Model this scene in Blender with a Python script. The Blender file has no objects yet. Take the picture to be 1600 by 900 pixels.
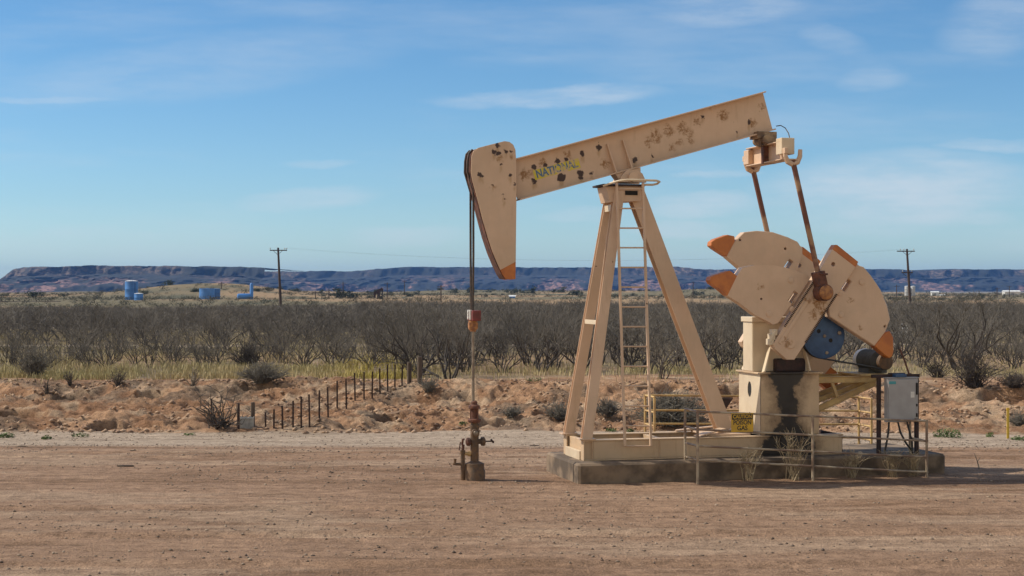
import bpy, math, random
import numpy as np
from mathutils import Vector, Matrix
from mathutils.geometry import tessellate_polygon

SC = bpy.context.scene
COL = SC.collection
R = math.radians

# ------------------------------------------------------------------ camera, sky, sun, exposure
CAM_Z, FPX = 3.0, 2500.0            # eye height; focal length in photo pixels (1600 wide)
cam_data = bpy.data.cameras.new("camera")
cam_data.sensor_width = 36.0
cam_data.lens = 36.0 * FPX / 1600.0
cam_data.clip_start, cam_data.clip_end = 0.5, 30000
cam = bpy.data.objects.new("camera", cam_data)
COL.objects.link(cam)
cam.location = (0, 0, CAM_Z)
cam.rotation_euler = (R(90), 0, 0)
SC.camera = cam

SUN_EL, SUN_ROT = R(46), R(281)
SKY_STRENGTH, SUN_STRENGTH = 0.145, 4.3
SC.view_settings.view_transform = 'Standard'
SC.view_settings.look = 'None'
SC.view_settings.gamma = 1.0
SC.view_settings.use_curve_mapping = False
SC.view_settings.exposure = 0.06


def node(nt, typ, ins=None, **props):
    nd = nt.nodes.new(typ)
    for k, v in props.items():
        setattr(nd, k, v)
    for k, v in (ins or {}).items():
        s = nd.inputs[k]
        if isinstance(v, bpy.types.NodeSocket):
            nt.links.new(v, s)
        elif isinstance(v, (tuple, list)) and len(v) == 3 and s.type == 'RGBA':
            s.default_value = (*v, 1.0)
        else:
            s.default_value = v
    return nd


def math_(nt, op, a, b=0.0, clamp=False):
    return node(nt, 'ShaderNodeMath', {0: a, 1: b}, operation=op, use_clamp=clamp).outputs[0]


def mixc(nt, f, a, b, blend='MIX'):
    return node(nt, 'ShaderNodeMix', {0: f, 6: a, 7: b}, data_type='RGBA', blend_type=blend).outputs[2]


def ramp(nt, v, lo, hi, a=0.0, b=1.0, smooth=True):
    nd = node(nt, 'ShaderNodeMapRange', {0: v, 1: lo, 2: hi, 3: a, 4: b})
    nd.clamp = True
    if smooth:
        nd.interpolation_type = 'SMOOTHSTEP'
    return nd.outputs[0]


def noise(nt, vec, scale, detail=4.0, rough=0.55):
    return node(nt, 'ShaderNodeTexNoise', {'Vector': vec, 'Scale': scale, 'Detail': detail, 'Roughness': rough}).outputs[0]


def mapping(nt, vec, scale=(1, 1, 1), loc=(0, 0, 0), rot=(0, 0, 0)):
    return node(nt, 'ShaderNodeMapping', {'Vector': vec, 'Scale': scale, 'Location': loc, 'Rotation': rot}).outputs[0]


world = bpy.data.worlds.new("World")
SC.world = world
world.use_nodes = True
wt = world.node_tree
bg = wt.nodes['Background']
sky = node(wt, 'ShaderNodeTexSky', sky_type='NISHITA', sun_disc=False)
sky.sun_elevation, sky.sun_rotation = SUN_EL, SUN_ROT
sky.altitude = 600.0
sky.air_density, sky.dust_density, sky.ozone_density = 1.0, 0.6, 2.2
wc = node(wt, 'ShaderNodeTexCoord').outputs['Generated']
sx = node(wt, 'ShaderNodeSeparateXYZ', {0: wc})
yy = math_(wt, 'MAXIMUM', sx.outputs[1], 0.05)
ca = math_(wt, 'DIVIDE', sx.outputs[0], yy)
cz = math_(wt, 'DIVIDE', sx.outputs[2], yy)
cc = node(wt, 'ShaderNodeCombineXYZ', {0: ca, 1: cz, 2: 0.0}).outputs[0]
warp = noise(wt, mapping(wt, cc, (9, 30, 1)), 1.0, 5, 0.6)
cloud = None
# thin cirrus streaks at infinity: photo pixel centre, half width, half height, strength, slope
for (px, py, hw, hh, st, sl) in ((860, 152, 175, 16, .50, .03), (80, 158, 120, 7, .28, .02), (300, 105, 330, 45, .22, .12),
                                 (500, 252, 55, 8, .34, 0), (480, 314, 110, 20, .36, .08), (1140, 12, 140, 36, .36, .06),
                                 (1362, 124, 60, 22, .26, 0), (1400, 300, 210, 60, .60, .04), (1548, 228, 85, 10, .42, 0),
                                 (1120, 270, 70, 9, .40, .03), (1090, 325, 100, 22, .46, .05), (1060, 360, 80, 12, .40, -.04),
                                 (640, 370, 90, 18, .32, 0), (910, 335, 70, 12, .28, 0), (1340, 340, 130, 30, .36, -.05),
                                 (1560, 30, 90, 60, .30, .3), (1300, 62, 60, 20, .22, -.2), (170, 370, 120, 16, .22, 0), (1520, 340, 70, 12, .35, -.1)):
    X, Z = (px - 800) / FPX, (450 - py) / FPX
    dx = math_(wt, 'SUBTRACT', ca, X)
    dz = math_(wt, 'SUBTRACT', math_(wt, 'SUBTRACT', cz, Z), math_(wt, 'MULTIPLY', dx, sl))
    dz = math_(wt, 'ADD', dz, math_(wt, 'MULTIPLY', math_(wt, 'SUBTRACT', warp, 0.5), 0.022))
    q = math_(wt, 'ADD', math_(wt, 'POWER', math_(wt, 'ABSOLUTE', math_(wt, 'DIVIDE', dx, hw / FPX)), 2.0),
              math_(wt, 'POWER', math_(wt, 'ABSOLUTE', math_(wt, 'DIVIDE', dz, hh / FPX)), 2.0))
    g = math_(wt, 'MULTIPLY', ramp(wt, q, 0.0, 1.6, 1.0, 0.0), st * 1.08)
    cloud = g if cloud is None else math_(wt, 'MAXIMUM', cloud, g)
fib = ramp(wt, noise(wt, mapping(wt, cc, (14, 70, 1), rot=(0, 0, .05)), 1.0, 7, 0.65), .28, .70, .30, 1.0)
veil = math_(wt, 'MULTIPLY', ramp(wt, noise(wt, mapping(wt, cc, (3.5, 22, 1), loc=(3, 1, 0)), 1.0, 6, 0.6), .46, .72), .20)
cloud = math_(wt, 'MAXIMUM', math_(wt, 'MULTIPLY', cloud, fib), veil)
cloud = math_(wt, 'MULTIPLY', cloud, ramp(wt, sx.outputs[2], -.01, .02))
cr = node(wt, 'ShaderNodeValToRGB', {0: sx.outputs[2]})          # tinted deeper blue above the horizon band; warm bright fill added higher up
cr.color_ramp.interpolation = 'B_SPLINE'
e0, e1 = cr.color_ramp.elements
e0.position, e0.color = 0.0, (.66, .85, 1.0, 1)
e1.position, e1.color = 1.0, (1.9, 1.42, 1.0, 1)
for pos, colr in ((.055, (.53, .70, .83, 1)), (.18, (.30, .55, .73, 1)), (.30, (.60, .72, .80, 1)), (.45, (1.6, 1.25, .95, 1)), (.6, (1.9, 1.42, 1.0, 1))):
    el = cr.color_ramp.elements.new(pos); el.color = colr
# warm bright tint added to the sky behind the camera, fill for shaded faces
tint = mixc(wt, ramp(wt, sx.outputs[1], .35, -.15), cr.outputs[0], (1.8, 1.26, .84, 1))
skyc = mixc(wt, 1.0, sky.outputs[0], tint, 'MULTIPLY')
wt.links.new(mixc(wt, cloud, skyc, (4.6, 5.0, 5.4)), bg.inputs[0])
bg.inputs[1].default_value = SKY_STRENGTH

sun_data = bpy.data.lights.new("sun", 'SUN')
sun_data.energy, sun_data.angle, sun_data.color = SUN_STRENGTH, R(0.5), (1.0, 0.92, 0.78)
sun = bpy.data.objects.new("sun", sun_data)
COL.objects.link(sun)
S = Vector((math.cos(SUN_EL) * math.sin(SUN_ROT), math.cos(SUN_EL) * math.cos(SUN_ROT), math.sin(SUN_EL)))
sun.rotation_euler = S.to_track_quat('Z', 'Y').to_euler()
sun.location = (-60, 10, 80)
SC.cycles.max_bounces, SC.cycles.volume_bounces = 6, 0
SC.cycles.volume_step_rate = 8.0

# ------------------------------------------------------------------ helpers
rng = random.Random(7)
OX, OY, ANG = -0.6, 25.0, R(14)                  # well centre and heading of the pumping unit
CA, SA = math.cos(ANG), math.sin(ANG)


def P(px, py, v):
    """photo pixel -> (u, v, z) on the vertical plane at lateral offset v of the pumping unit"""
    k = (px - 800) / FPX
    u = (k * (OY + v * CA) - OX + v * SA) / (CA - k * SA)
    y = OY + u * SA + v * CA
    return Vector((u, v, CAM_Z - (py - 450) / FPX * y))


def tag(o, label=None, cat=None, group=None, kind=None):
    if label: o['label'] = label
    if cat: o['category'] = cat
    if group: o['group'] = group
    if kind: o['kind'] = kind
    return o


def thing(name, label, cat, loc=(0, 0, 0), rz=0.0, group=None):
    o = bpy.data.objects.new(name, None)
    o.empty_display_size = .3
    COL.objects.link(o)
    o.location = loc
    o.rotation_euler = (0, 0, rz)
    return tag(o, label, cat, group)


def unit_thing(name, label, cat, uvz):
    """a thing standing in the pumping unit's own frame; its parts keep that frame's coordinates"""
    u, v, z = uvz
    o = thing(name, label, cat, (OX + u * CA - v * SA, OY + u * SA + v * CA, z), ANG)
    o['base'] = (u, v, z)
    return o


class MB:
    def __init__(s):
        s.v, s.f, s.m = [], [], []

    def add(s, vs, fs, mi=0):
        b = len(s.v)
        s.v += [tuple(p) for p in vs]
        s.f += [tuple(i + b for i in f) for f in fs]
        s.m += [mi] * len(fs)
        return s

    def box(s, a, b, mi=0):
        (x0, y0, z0), (x1, y1, z1) = a, b
        x0, x1 = min(x0, x1), max(x0, x1); y0, y1 = min(y0, y1), max(y0, y1); z0, z1 = min(z0, z1), max(z0, z1)
        vs = [(x, y, z) for z in (z0, z1) for y in (y0, y1) for x in (x0, x1)]
        return s.add(vs, [(0, 2, 3, 1), (4, 5, 7, 6), (0, 1, 5, 4), (2, 6, 7, 3), (0, 4, 6, 2), (1, 3, 7, 5)], mi)

    def bar(s, p0, p1, w, h, up=(0, 0, 1), mi=0):
        """box from p0 to p1, h along up, w across"""
        p0, p1 = Vector(p0), Vector(p1)
        d = (p1 - p0).normalized()
        up = Vector(up)
        sd = d.cross(up).normalized()
        up = sd.cross(d)
        vs = []
        for p in (p0, p1):
            for a, b in ((-1, -1), (1, -1), (1, 1), (-1, 1)):
                vs.append(p + sd * (a * w / 2) + up * (b * h / 2))
        return s.add(vs, [(3, 2, 1, 0), (4, 5, 6, 7), (0, 1, 5, 4), (1, 2, 6, 5), (2, 3, 7, 6), (3, 0, 4, 7)], mi)

    def ibeam(s, p0, p1, w, h, tf, tw, up=(0, 0, 1), mi=0):
        p0, p1 = Vector(p0), Vector(p1)
        d = (p1 - p0).normalized()
        sd = d.cross(Vector(up)).normalized()
        u = sd.cross(d)
        prof = [(-w/2, -h/2), (w/2, -h/2), (w/2, -h/2+tf), (tw/2, -h/2+tf), (tw/2, h/2-tf), (w/2, h/2-tf),
                (w/2, h/2), (-w/2, h/2), (-w/2, h/2-tf), (-tw/2, h/2-tf), (-tw/2, -h/2+tf), (-w/2, -h/2+tf)]
        vs = [p + sd * a + u * b for p in (p0, p1) for a, b in prof]
        n = 12
        fs = [(i, (i+1) % n, (i+1) % n + n, i + n) for i in range(n)]
        for o in (0, n):
            c = [(0, 1, 2, 11), (10, 11, 2, 3), (9, 10, 3, 4), (8, 9, 4, 5), (8, 5, 6, 7)]
            fs += [tuple((i + o) for i in (q if o else q[::-1])) for q in c]
        return s.add(vs, fs, mi)

    def tube(s, p0, p1, r0, r1=None, n=10, mi=0, cap=True):
        r1 = r0 if r1 is None else r1
        p0, p1 = Vector(p0), Vector(p1)
        d = (p1 - p0).normalized()
        a = d.orthogonal().normalized()
        b = d.cross(a)
        vs = []
        for p, r in ((p0, r0), (p1, r1)):
            for i in range(n):
                t = 2 * math.pi * i / n
                vs.append(p + a * (r * math.cos(t)) + b * (r * math.sin(t)))
        fs = [(i, (i+1) % n, (i+1) % n + n, i + n) for i in range(n)]
        if cap:
            fs += [tuple(range(n))[::-1], tuple(range(n, 2*n))]
        return s.add(vs, fs, mi)

    def path(s, pts, r, n=8, mi=0):
        pts = [Vector(p) for p in pts]
        d = (pts[1] - pts[0]).normalized()
        a = d.orthogonal().normalized()
        vs = []
        for i, p in enumerate(pts):
            d = (pts[min(i+1, len(pts)-1)] - pts[max(i-1, 0)]).normalized()
            a = (a - d * a.dot(d)).normalized()
            b = d.cross(a)
            rr = r[i] if isinstance(r, (list, tuple)) else r
            for k in range(n):
                t = 2 * math.pi * k / n
                vs.append(p + a * (rr * math.cos(t)) + b * (rr * math.sin(t)))
        fs = []
        for i in range(len(pts) - 1):
            for k in range(n):
                fs.append((i*n + k, i*n + (k+1) % n, (i+1)*n + (k+1) % n, (i+1)*n + k))
        fs += [tuple(range(n))[::-1], tuple(range((len(pts)-1)*n, len(pts)*n))]
        return s.add(vs, fs, mi)

    def lathe(s, prof, axis_o, axis_d, n=24, mi=0):
        """prof: (r, t) pairs along the axis"""
        o, d = Vector(axis_o), Vector(axis_d).normalized()
        a = d.orthogonal().normalized()
        b = d.cross(a)
        vs, fs = [], []
        for r, t in prof:
            for k in range(n):
                q = 2 * math.pi * k / n
                vs.append(o + d * t + a * (r * math.cos(q)) + b * (r * math.sin(q)))
        for i in range(len(prof) - 1):
            for k in range(n):
                fs.append((i*n + k, i*n + (k+1) % n, (i+1)*n + (k+1) % n, (i+1)*n + k))
        fs += [tuple(range(n))[::-1], tuple(range((len(prof)-1)*n, len(prof)*n))]
        return s.add(vs, fs, mi)

    def plate(s, loops, v0, v1, mi=0):
        """(u,z) outline (+ holes) extruded between two v planes"""
        flat = [q for lp in loops for q in lp]
        tris = tessellate_polygon([[Vector((a, b, 0)) for a, b in lp] for lp in loops])
        n = len(flat)
        vs = [(a, v0, b) for a, b in flat] + [(a, v1, b) for a, b in flat]
        fs = [tuple(t) for t in tris] + [tuple(i + n for i in t[::-1]) for t in tris]
        k = 0
        for lp in loops:
            m = len(lp)
            fs += [(k+i, k+(i+1) % m, n+k+(i+1) % m, n+k+i) for i in range(m)]
            k += m
        return s.add(vs, fs, mi)

    def build(s, name, mats, parent=None, smooth=False, bevel=0.0, fix=True):
        me = bpy.data.meshes.new(name)
        me.from_pydata(s.v, [], s.f)
        for m in (mats if isinstance(mats, (list, tuple)) else [mats]):
            me.materials.append(m)
        me.polygons.foreach_set('material_index', s.m)
        if fix:
            import bmesh
            bm = bmesh.new(); bm.from_mesh(me)
            bmesh.ops.recalc_face_normals(bm, faces=bm.faces)
            bm.to_mesh(me); bm.free()
        if smooth:
            me.shade_smooth()
            try: me.set_sharp_from_angle(angle=R(40))
            except Exception: pass
        me.update()
        o = bpy.data.objects.new(name, me)
        COL.objects.link(o)
        if parent:
            o.parent = parent
            b = parent.get('base')
            if b: o.location = (-b[0], -b[1], -b[2])
        if bevel:
            md = o.modifiers.new('bevel', 'BEVEL')
            md.width, md.segments, md.limit_method, md.angle_limit = bevel, 1, 'ANGLE', R(50)
        return o


def big_mesh(name, V, F, mats, parent=None):
    """numpy vertices / faces (all with the same corner count)"""
    V = np.asarray(V, np.float32); F = np.asarray(F, np.int32)
    k = F.shape[1]
    me = bpy.data.meshes.new(name)
    me.vertices.add(len(V)); me.vertices.foreach_set('co', V.ravel())
    me.loops.add(F.size); me.loops.foreach_set('vertex_index', F.ravel())
    me.polygons.add(len(F))
    me.polygons.foreach_set('loop_start', np.arange(len(F), dtype=np.int32) * k)
    for m in (mats if isinstance(mats, (list, tuple)) else [mats]):
        me.materials.append(m)
    me.update(calc_edges=True)
    o = bpy.data.objects.new(name, me)
    COL.objects.link(o)
    if parent: o.parent = parent
    return o


def lettering(body, size, mat, name, parent, mw, thick=.002, bold=.0, sx=1.0):
    cu = bpy.data.curves.new(name, 'FONT')
    cu.body, cu.size, cu.align_x, cu.align_y = body, size, 'CENTER', 'CENTER'
    cu.extrude, cu.offset = thick, bold
    tmp = bpy.data.objects.new('tmp', cu)
    COL.objects.link(tmp)
    bpy.context.view_layer.update()
    me = bpy.data.meshes.new_from_object(tmp.evaluated_get(bpy.context.evaluated_depsgraph_get()))
    bpy.data.objects.remove(tmp)
    me.transform(Matrix.Diagonal((sx, 1, 1, 1)))
    me.transform(mw)
    me.materials.clear(); me.materials.append(mat)
    o = bpy.data.objects.new(name, me)
    COL.objects.link(o)
    o.parent = parent
    b = parent.get('base')
    if b: o.location = (-b[0], -b[1], -b[2])
    return o


# ------------------------------------------------------------------ materials
def base_mat(name, rough=.6, metal=0.0):
    m = bpy.data.materials.new(name)
    m.use_nodes = True
    b = m.node_tree.nodes['Principled BSDF']
    b.inputs['Roughness'].default_value = rough
    b.inputs['Metallic'].default_value = metal
    return m, m.node_tree, b


def vary(mat):
    """every copy of the thing gets its own slightly different tone"""
    nt = mat.node_tree; b = nt.nodes['Principled BSDF']
    src = b.inputs['Base Color'].links[0].from_socket
    rnd = node(nt, 'ShaderNodeObjectInfo').outputs['Random']
    v = ramp(nt, rnd, 0, 1, .68, 1.35, False)
    nt.links.new(mixc(nt, 1.0, src, node(nt, 'ShaderNodeCombineColor', {0: v, 1: v, 2: v}).outputs[0], 'MULTIPLY'), b.inputs['Base Color'])


def simple(name, c1, c2=None, scale=6.0, rough=.65, metal=0.0, bump=0.0, lo=.35, hi=.65, stretch=(1, 1, 1)):
    m, nt, b = base_mat(name, rough, metal)
    c2 = c2 or tuple(x * .8 for x in c1)
    tc = mapping(nt, node(nt, 'ShaderNodeTexCoord').outputs['Object'], stretch)
    f = ramp(nt, noise(nt, tc, scale, 5), lo, hi)
    nt.links.new(mixc(nt, f, (*c1, 1), (*c2, 1)), b.inputs['Base Color'])
    if bump:
        bp = node(nt, 'ShaderNodeBump', {'Height': noise(nt, tc, scale * 3, 4), 'Strength': bump, 'Distance': .02})
        nt.links.new(bp.outputs[0], b.inputs['Normal'])
    return m


def spot_field(nt, oc, pts, wob=.05, wscale=14.0):
    """signed distance to a list of (u, z, r) patches, edges broken up by noise"""
    w = node(nt, 'ShaderNodeTexNoise', {'Vector': oc, 'Scale': wscale, 'Detail': 3.0, 'Roughness': .6}).outputs[1]
    w = node(nt, 'ShaderNodeVectorMath', {0: w, 1: (.5, .5, .5)}, operation='SUBTRACT').outputs[0]
    w = node(nt, 'ShaderNodeVectorMath', {0: w, 'Scale': wob * 2.6}, operation='SCALE').outputs[0]
    q = node(nt, 'ShaderNodeVectorMath', {0: oc, 1: w}, operation='ADD').outputs[0]
    q = node(nt, 'ShaderNodeVectorMath', {0: q, 1: (1, 0, 1)}, operation='MULTIPLY').outputs[0]
    d = None
    for (u, z, r) in pts:
        t = node(nt, 'ShaderNodeVectorMath', {0: q, 1: (u, 0, z)}, operation='DISTANCE').outputs['Value']
        t = math_(nt, 'SUBTRACT', t, r)
        d = t if d is None else math_(nt, 'MINIMUM', d, t)
    return d


TAN, TAN2 = (.65, .46, .32), (.575, .40, .27)
RUST, DARKRUST = (.25, .11, .04), (.045, .02, .016)


def tan_paint(name, dark=(), light=(), chips=.74, tan=TAN, tan2=TAN2, dirt=-.12, grease=None, rust_amt=.70):
    m, nt, b = base_mat(name, .5)
    oc = node(nt, 'ShaderNodeTexCoord').outputs['Object']
    c = mixc(nt, ramp(nt, noise(nt, oc, 1.7, 5, .6), .3, .7), (*tan, 1), (*tan2, 1))
    streak = noise(nt, mapping(nt, oc, (11, 11, 1.6)), 1.0, 6, .7)
    c = mixc(nt, math_(nt, 'MULTIPLY', ramp(nt, streak, .52, .75), .35 + dirt), c, (.33, .21, .12, 1))
    fade = ramp(nt, noise(nt, oc, .8, 6, .7), .42, .68)                      # chalky, dust-dulled areas
    c = mixc(nt, math_(nt, 'MULTIPLY', fade, .45), c, (.47, .35, .245, 1))
    stain = ramp(nt, noise(nt, oc, 3.1, 8, .72), rust_amt, rust_amt + .08)
    c = mixc(nt, math_(nt, 'MULTIPLY', stain, .7), c, (*RUST, 1))
    if light:
        d = spot_field(nt, oc, [(u_, z_, r_ * 1.12) for u_, z_, r_ in light], .11, 13)
        brk = ramp(nt, noise(nt, oc, 26, 6, .75), .36, .58)
        c = mixc(nt, math_(nt, 'MULTIPLY', ramp(nt, d, -.03, .035, 1, 0), brk), c, (.27, .13, .04, 1))
    chip = ramp(nt, noise(nt, oc, 11, 3, .5), chips, chips + .02)
    c = mixc(nt, chip, c, (*DARKRUST, 1))
    if dark:
        d = spot_field(nt, oc, dark, .045, 15)
        drip = spot_field(nt, mapping(nt, oc, (1, 1, .45)), [(u, z * .45 - .03, r * .55) for u, z, r in dark], .03, 15)
        c = mixc(nt, math_(nt, 'MULTIPLY', ramp(nt, drip, -.02, .03, 1, 0), .55), c, (.32, .18, .06, 1))
        c = mixc(nt, ramp(nt, d, -.004, .012, 1, 0), c, (*DARKRUST, 1))
    if grease:
        c = grease(nt, oc, c)
    nt.links.new(c, b.inputs['Base Color'])
    rr = ramp(nt, noise(nt, oc, 5, 3), .3, .7, .42, .62)
    nt.links.new(rr, b.inputs['Roughness'])
    bp = node(nt, 'ShaderNodeBump', {'Height': noise(nt, oc, 7, 5, .6), 'Strength': .12, 'Distance': .02})
    nt.links.new(bp.outputs[0], b.inputs['Normal'])
    return m


def spots(lst, v, k=1 / 97.0):
    out = []
    for x, y, r in lst:
        p = P(x, y, v)
        out.append((p.x, p.z, r * k))
    return out


M = {}
M['tan'] = tan_paint('tan_paint', dirt=0.0, chips=.725, rust_amt=.68)
M['tan_clean'] = tan_paint('tan_paint_weights', chips=.755, rust_amt=.70, dirt=-.24,
    light=spots([(1281, 474, 9), (1290, 485, 6), (1272, 492, 6), (1228, 535, 6), (1262, 470, 4), (1345, 512, 3), (1190, 447, 3), (1330, 470, 3)], -.72))
M['pale'] = tan_paint('cream_paint', tan=(.66, .55, .40), tan2=(.60, .48, .33), chips=.79)
M['beam'] = tan_paint('beam_paint',
    dark=spots([(834, 261, 3.6), (835, 283, 4.4), (877, 277, 6.5), (907, 270, 4.5), (871, 252, 3.4), (884, 249, 3), (852, 258, 2.6),
                (910, 240, 4.2), (936, 231, 4.2), (992, 250, 3.8), (924, 270, 2), (1019, 244, 1.6), (1098, 182, 2), (1170, 191, 3), (1152, 206, 1.5),
                (908, 277, 2.5), (1110, 162, 1.6), (1180, 214, 2)], -.02),
    light=spots([(822, 273, 7), (848, 254, 5), (887, 242, 4), (948, 256, 5), (1025, 213, 8), (1045, 205, 7), (1065, 199, 7), (1076, 207, 6),
                 (1015, 222, 5), (1130, 181, 7), (1176, 192, 5), (1062, 223, 4), (1050, 230, 4), (1192, 166, 4), (1090, 190, 4), (1080, 220, 4)], -.02),
    chips=.76)
M['head'] = tan_paint('horsehead_paint',
    dark=spots([(777, 227, 3.4), (772, 238, 3.4), (779, 240, 3), (791, 236, 2), (798, 237, 2), (783, 257, 1.6), (750, 273, 3), (754, 275, 2), (797, 273, 2.6),
                (770, 290, 1.2), (788, 312, 1.4), (787, 305, 1), (805, 288, 1.6)], -.19),
    light=spots([(781, 247, 4), (800, 246, 3), (770, 290, 3)], -.19), chips=.78)
M['orange'] = simple('orange_safety_paint', (.52, .17, .035), (.40, .12, .03), 5, .5)
M['rust'] = simple('rusted_steel', (.16, .062, .035), (.07, .032, .025), 9, .8, bump=.3)
M['rust_tan'] = simple('rusted_tan_tube', (.15, .06, .04), (.36, .22, .13), 3.2, .7, lo=.50, hi=.64, stretch=(1, 1, .7))
M['dark_rust'] = simple('dark_rusted_steel', (.06, .03, .025), (.03, .02, .018), 9, .8, bump=.3)
M['brown_iron'] = simple('brown_iron', (.09, .06, .04), (.16, .09, .045), 14, .75, bump=.3)
M['soiled'] = simple('soiled_tan_steel', (.36, .25, .15), (.13, .08, .05), 7, .7, bump=.2)
M['steel'] = simple('worn_steel', (.30, .25, .20), (.16, .12, .09), 5, .45, .5)
M['cable'] = simple('greasy_cable', (.035, .03, .028), (.08, .05, .035), 20, .6)
M['black'] = simple('black_rubber', (.018, .018, .018), (.03, .028, .026), 20, .6)
M['void'] = simple('dark_opening', (.012, .011, .01), (.02, .018, .016), 8, .9)
M['blue'] = simple('blue_machine_paint', (.035, .09, .20), (.025, .065, .15), 7, .5)
M['red'] = simple('dark_red_paint', (.20, .035, .03), (.12, .03, .025), 12, .6)
M['brass'] = simple('orange_brown_clamp', (.42, .19, .06), (.22, .09, .04), 18, .6)
M['motor'] = simple('dark_grey_motor', (.075, .08, .075), (.05, .05, .048), 9, .6)
M['white'] = simple('white_paint', (.72, .71, .68), (.6, .58, .54), 7, .5)
M['cabinet'] = simple('grey_cabinet_paint', (.36, .35, .355), (.31, .30, .30), 4, .45)
M['teal'] = simple('teal_label', (.06, .30, .34), (.05, .26, .3), 8, .5)
M['rail'] = simple('galvanised_tan_pipe', (.42, .34, .24), (.20, .13, .09), 4, .55, lo=.35, hi=.6)
M['yellow_rail'] = simple('ochre_pipe', (.58, .40, .16), (.42, .27, .12), 5, .55)
M['sign_yellow'] = simple('sign_yellow', (.62, .37, .02), (.50, .30, .03), 9, .5)
M['sign_black'] = simple('sign_black', (.02, .018, .015), (.035, .03, .022), 9, .5)
M['marker_yellow'] = simple('marker_yellow', (.62, .42, .03), (.5, .33, .04), 9, .5)
M['concrete'] = simple('stained_concrete', (.23, .165, .11), (.09, .065, .045), 2.2, .9, bump=.4, lo=.4, hi=.62)
M['wood'] = simple('weathered_post_wood', (.12, .085, .06), (.06, .042, .032), 7, .85, bump=.3, stretch=(6, 6, .7))
M['pole'] = simple('dark_pole_wood', (.085, .055, .042), (.05, .034, .028), 5, .85, stretch=(6, 6, .5))
M['post'] = simple('rusty_post_steel', (.07, .035, .025), (.035, .022, .018), 16, .8)
M['tank_blue'] = simple('tank_blue', (.065, .22, .56), (.055, .18, .46), .7, .45)
M['tank_dark'] = simple('tank_blue_dull', (.045, .15, .38), (.04, .12, .31), .7, .5)
M['tank_white'] = simple('tank_white', (.72, .74, .76), (.6, .62, .64), 1, .5)
M['grey_roof'] = simple('galvanised', (.5, .5, .5), (.4, .4, .4), 2, .5)
M['bark'] = simple('grey_brown_bark', (.085, .068, .056), (.045, .037, .032), 5, .9)
M['twig'] = simple('grey_brown_twigs', (.165, .145, .120), (.10, .088, .074), 1.1, .9)
M['twig_far'] = simple('grey_brown_thicket', (.165, .145, .122), (.095, .083, .071), .16, .9)
M['dead'] = simple('bleached_dead_wood', (.26, .22, .17), (.13, .10, .08), 6, .9)
M['sage'] = simple('grey_sage_twigs', (.21, .19, .155), (.11, .10, .085), 5, .9)
M['straw'] = simple('dry_straw', (.42, .34, .22), (.30, .22, .13), 5, .8)
M['weed'] = simple('green_weed_leaves', (.10, .145, .03), (.06, .095, .022), 14, .7)
M['juniper'] = simple('dark_juniper_foliage', (.035, .048, .026), (.06, .07, .038), .6, .8)
M['scrub'] = simple('grey_green_scrub', (.085, .08, .048), (.05, .05, .032), .3, .9)
M['clod'] = simple('red_clods', (.46, .31, .20), (.17, .10, .065), 2.2, .95)
M['stone'] = simple('grey_road_stones', (.36, .275, .20), (.085, .06, .045), 3.6, .9)
M['dark_stone'] = simple('dark_scrap', (.05, .035, .028), (.08, .055, .04), 9, .9)

vary(M['twig']); vary(M['bark'])
gm, gt, gb = base_mat('dry_grass', .75)
ga = node(gt, 'ShaderNodeAttribute', attribute_name='tint').outputs['Color']
gt.links.new(ga, gb.inputs['Base Color'])
M['grass'] = gm


# ------------------------------------------------------------------ terrain
def vhash(ix, iy, seed):
    h = (ix.astype(np.int64) * 374761393 + iy.astype(np.int64) * 668265263 + seed * 974634541) & 0x7fffffff
    h = ((h ^ (h >> 13)) * 1274126177) & 0x7fffffff
    return ((h ^ (h >> 16)) & 0xffff) / 65535.0


def vnoise(x, y, seed=0):
    ix, iy = np.floor(x), np.floor(y)
    fx, fy = x - ix, y - iy
    fx = fx * fx * (3 - 2 * fx); fy = fy * fy * (3 - 2 * fy)
    a, b = vhash(ix, iy, seed), vhash(ix + 1, iy, seed)
    c, d = vhash(ix, iy + 1, seed), vhash(ix + 1, iy + 1, seed)
    return (a * (1 - fx) + b * fx) * (1 - fy) + (c * (1 - fx) + d * fx) * fy


def fbm(x, y, s, oct=4, seed=0, gain=.5):
    t, a, n = 0, 1.0, 0
    for i in range(oct):
        t = t + a * vnoise(x / s + 17.3 * i, y / s + 9.1 * i, seed + i)
        n += a; a *= gain; s *= .5
    return t / n


def ss(a, b, x):
    t = np.clip((x - a) / (b - a), 0, 1)
    return t * t * (3 - 2 * t)


# hollows eroded into the bank: photo pixel, half width (m), half depth (m), depth (m)
HOLLOWS = [(232, 618, .45, .45, .75), (162, 666, .35, .5, .6), (25, 648, .7, .5, .45), (1040, 604, .75, .4, .8), (935, 601, .7, .35, .35),
           (1146, 612, .8, .5, .4), (1580, 612, .9, .7, .75), (1556, 648, .4, .7, .8), (766, 662, .5, .6, .55), (682, 646, .5, .5, .5),
           (600, 652, .5, .5, .5), (420, 600, .9, .25, .25), (1480, 620, 1.6, .25, .3), (110, 625, .5, .3, .3), (860, 640, .5, .5, .4), (800, 648, .4, .4, .45)]


def bank_lines(X):
    toe = 41.6 + 1.4 * (fbm(X, X * 0, 7.0, 3, 3) - .5) + .55 * (fbm(X, X * 0 + 5, 1.6, 2, 4) - .5) - 1.2 * ss(7, 14, X)
    crest = 49.3 + 2.4 * (fbm(X, X * 0 + 9, 5.5, 3, 5) - .5) + 1.0 * (fbm(X, X * 0 + 2, 1.2, 2, 6) - .5) - 1.0 * ss(8, 15, X)
    return toe, crest


HOLES_XY = []
RUTS = [(17.6, .035), (19.3, .035), (21.4, .02), (28.6, .03), (30.3, .035), (32.2, .02), (33.8, .02)]


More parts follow.
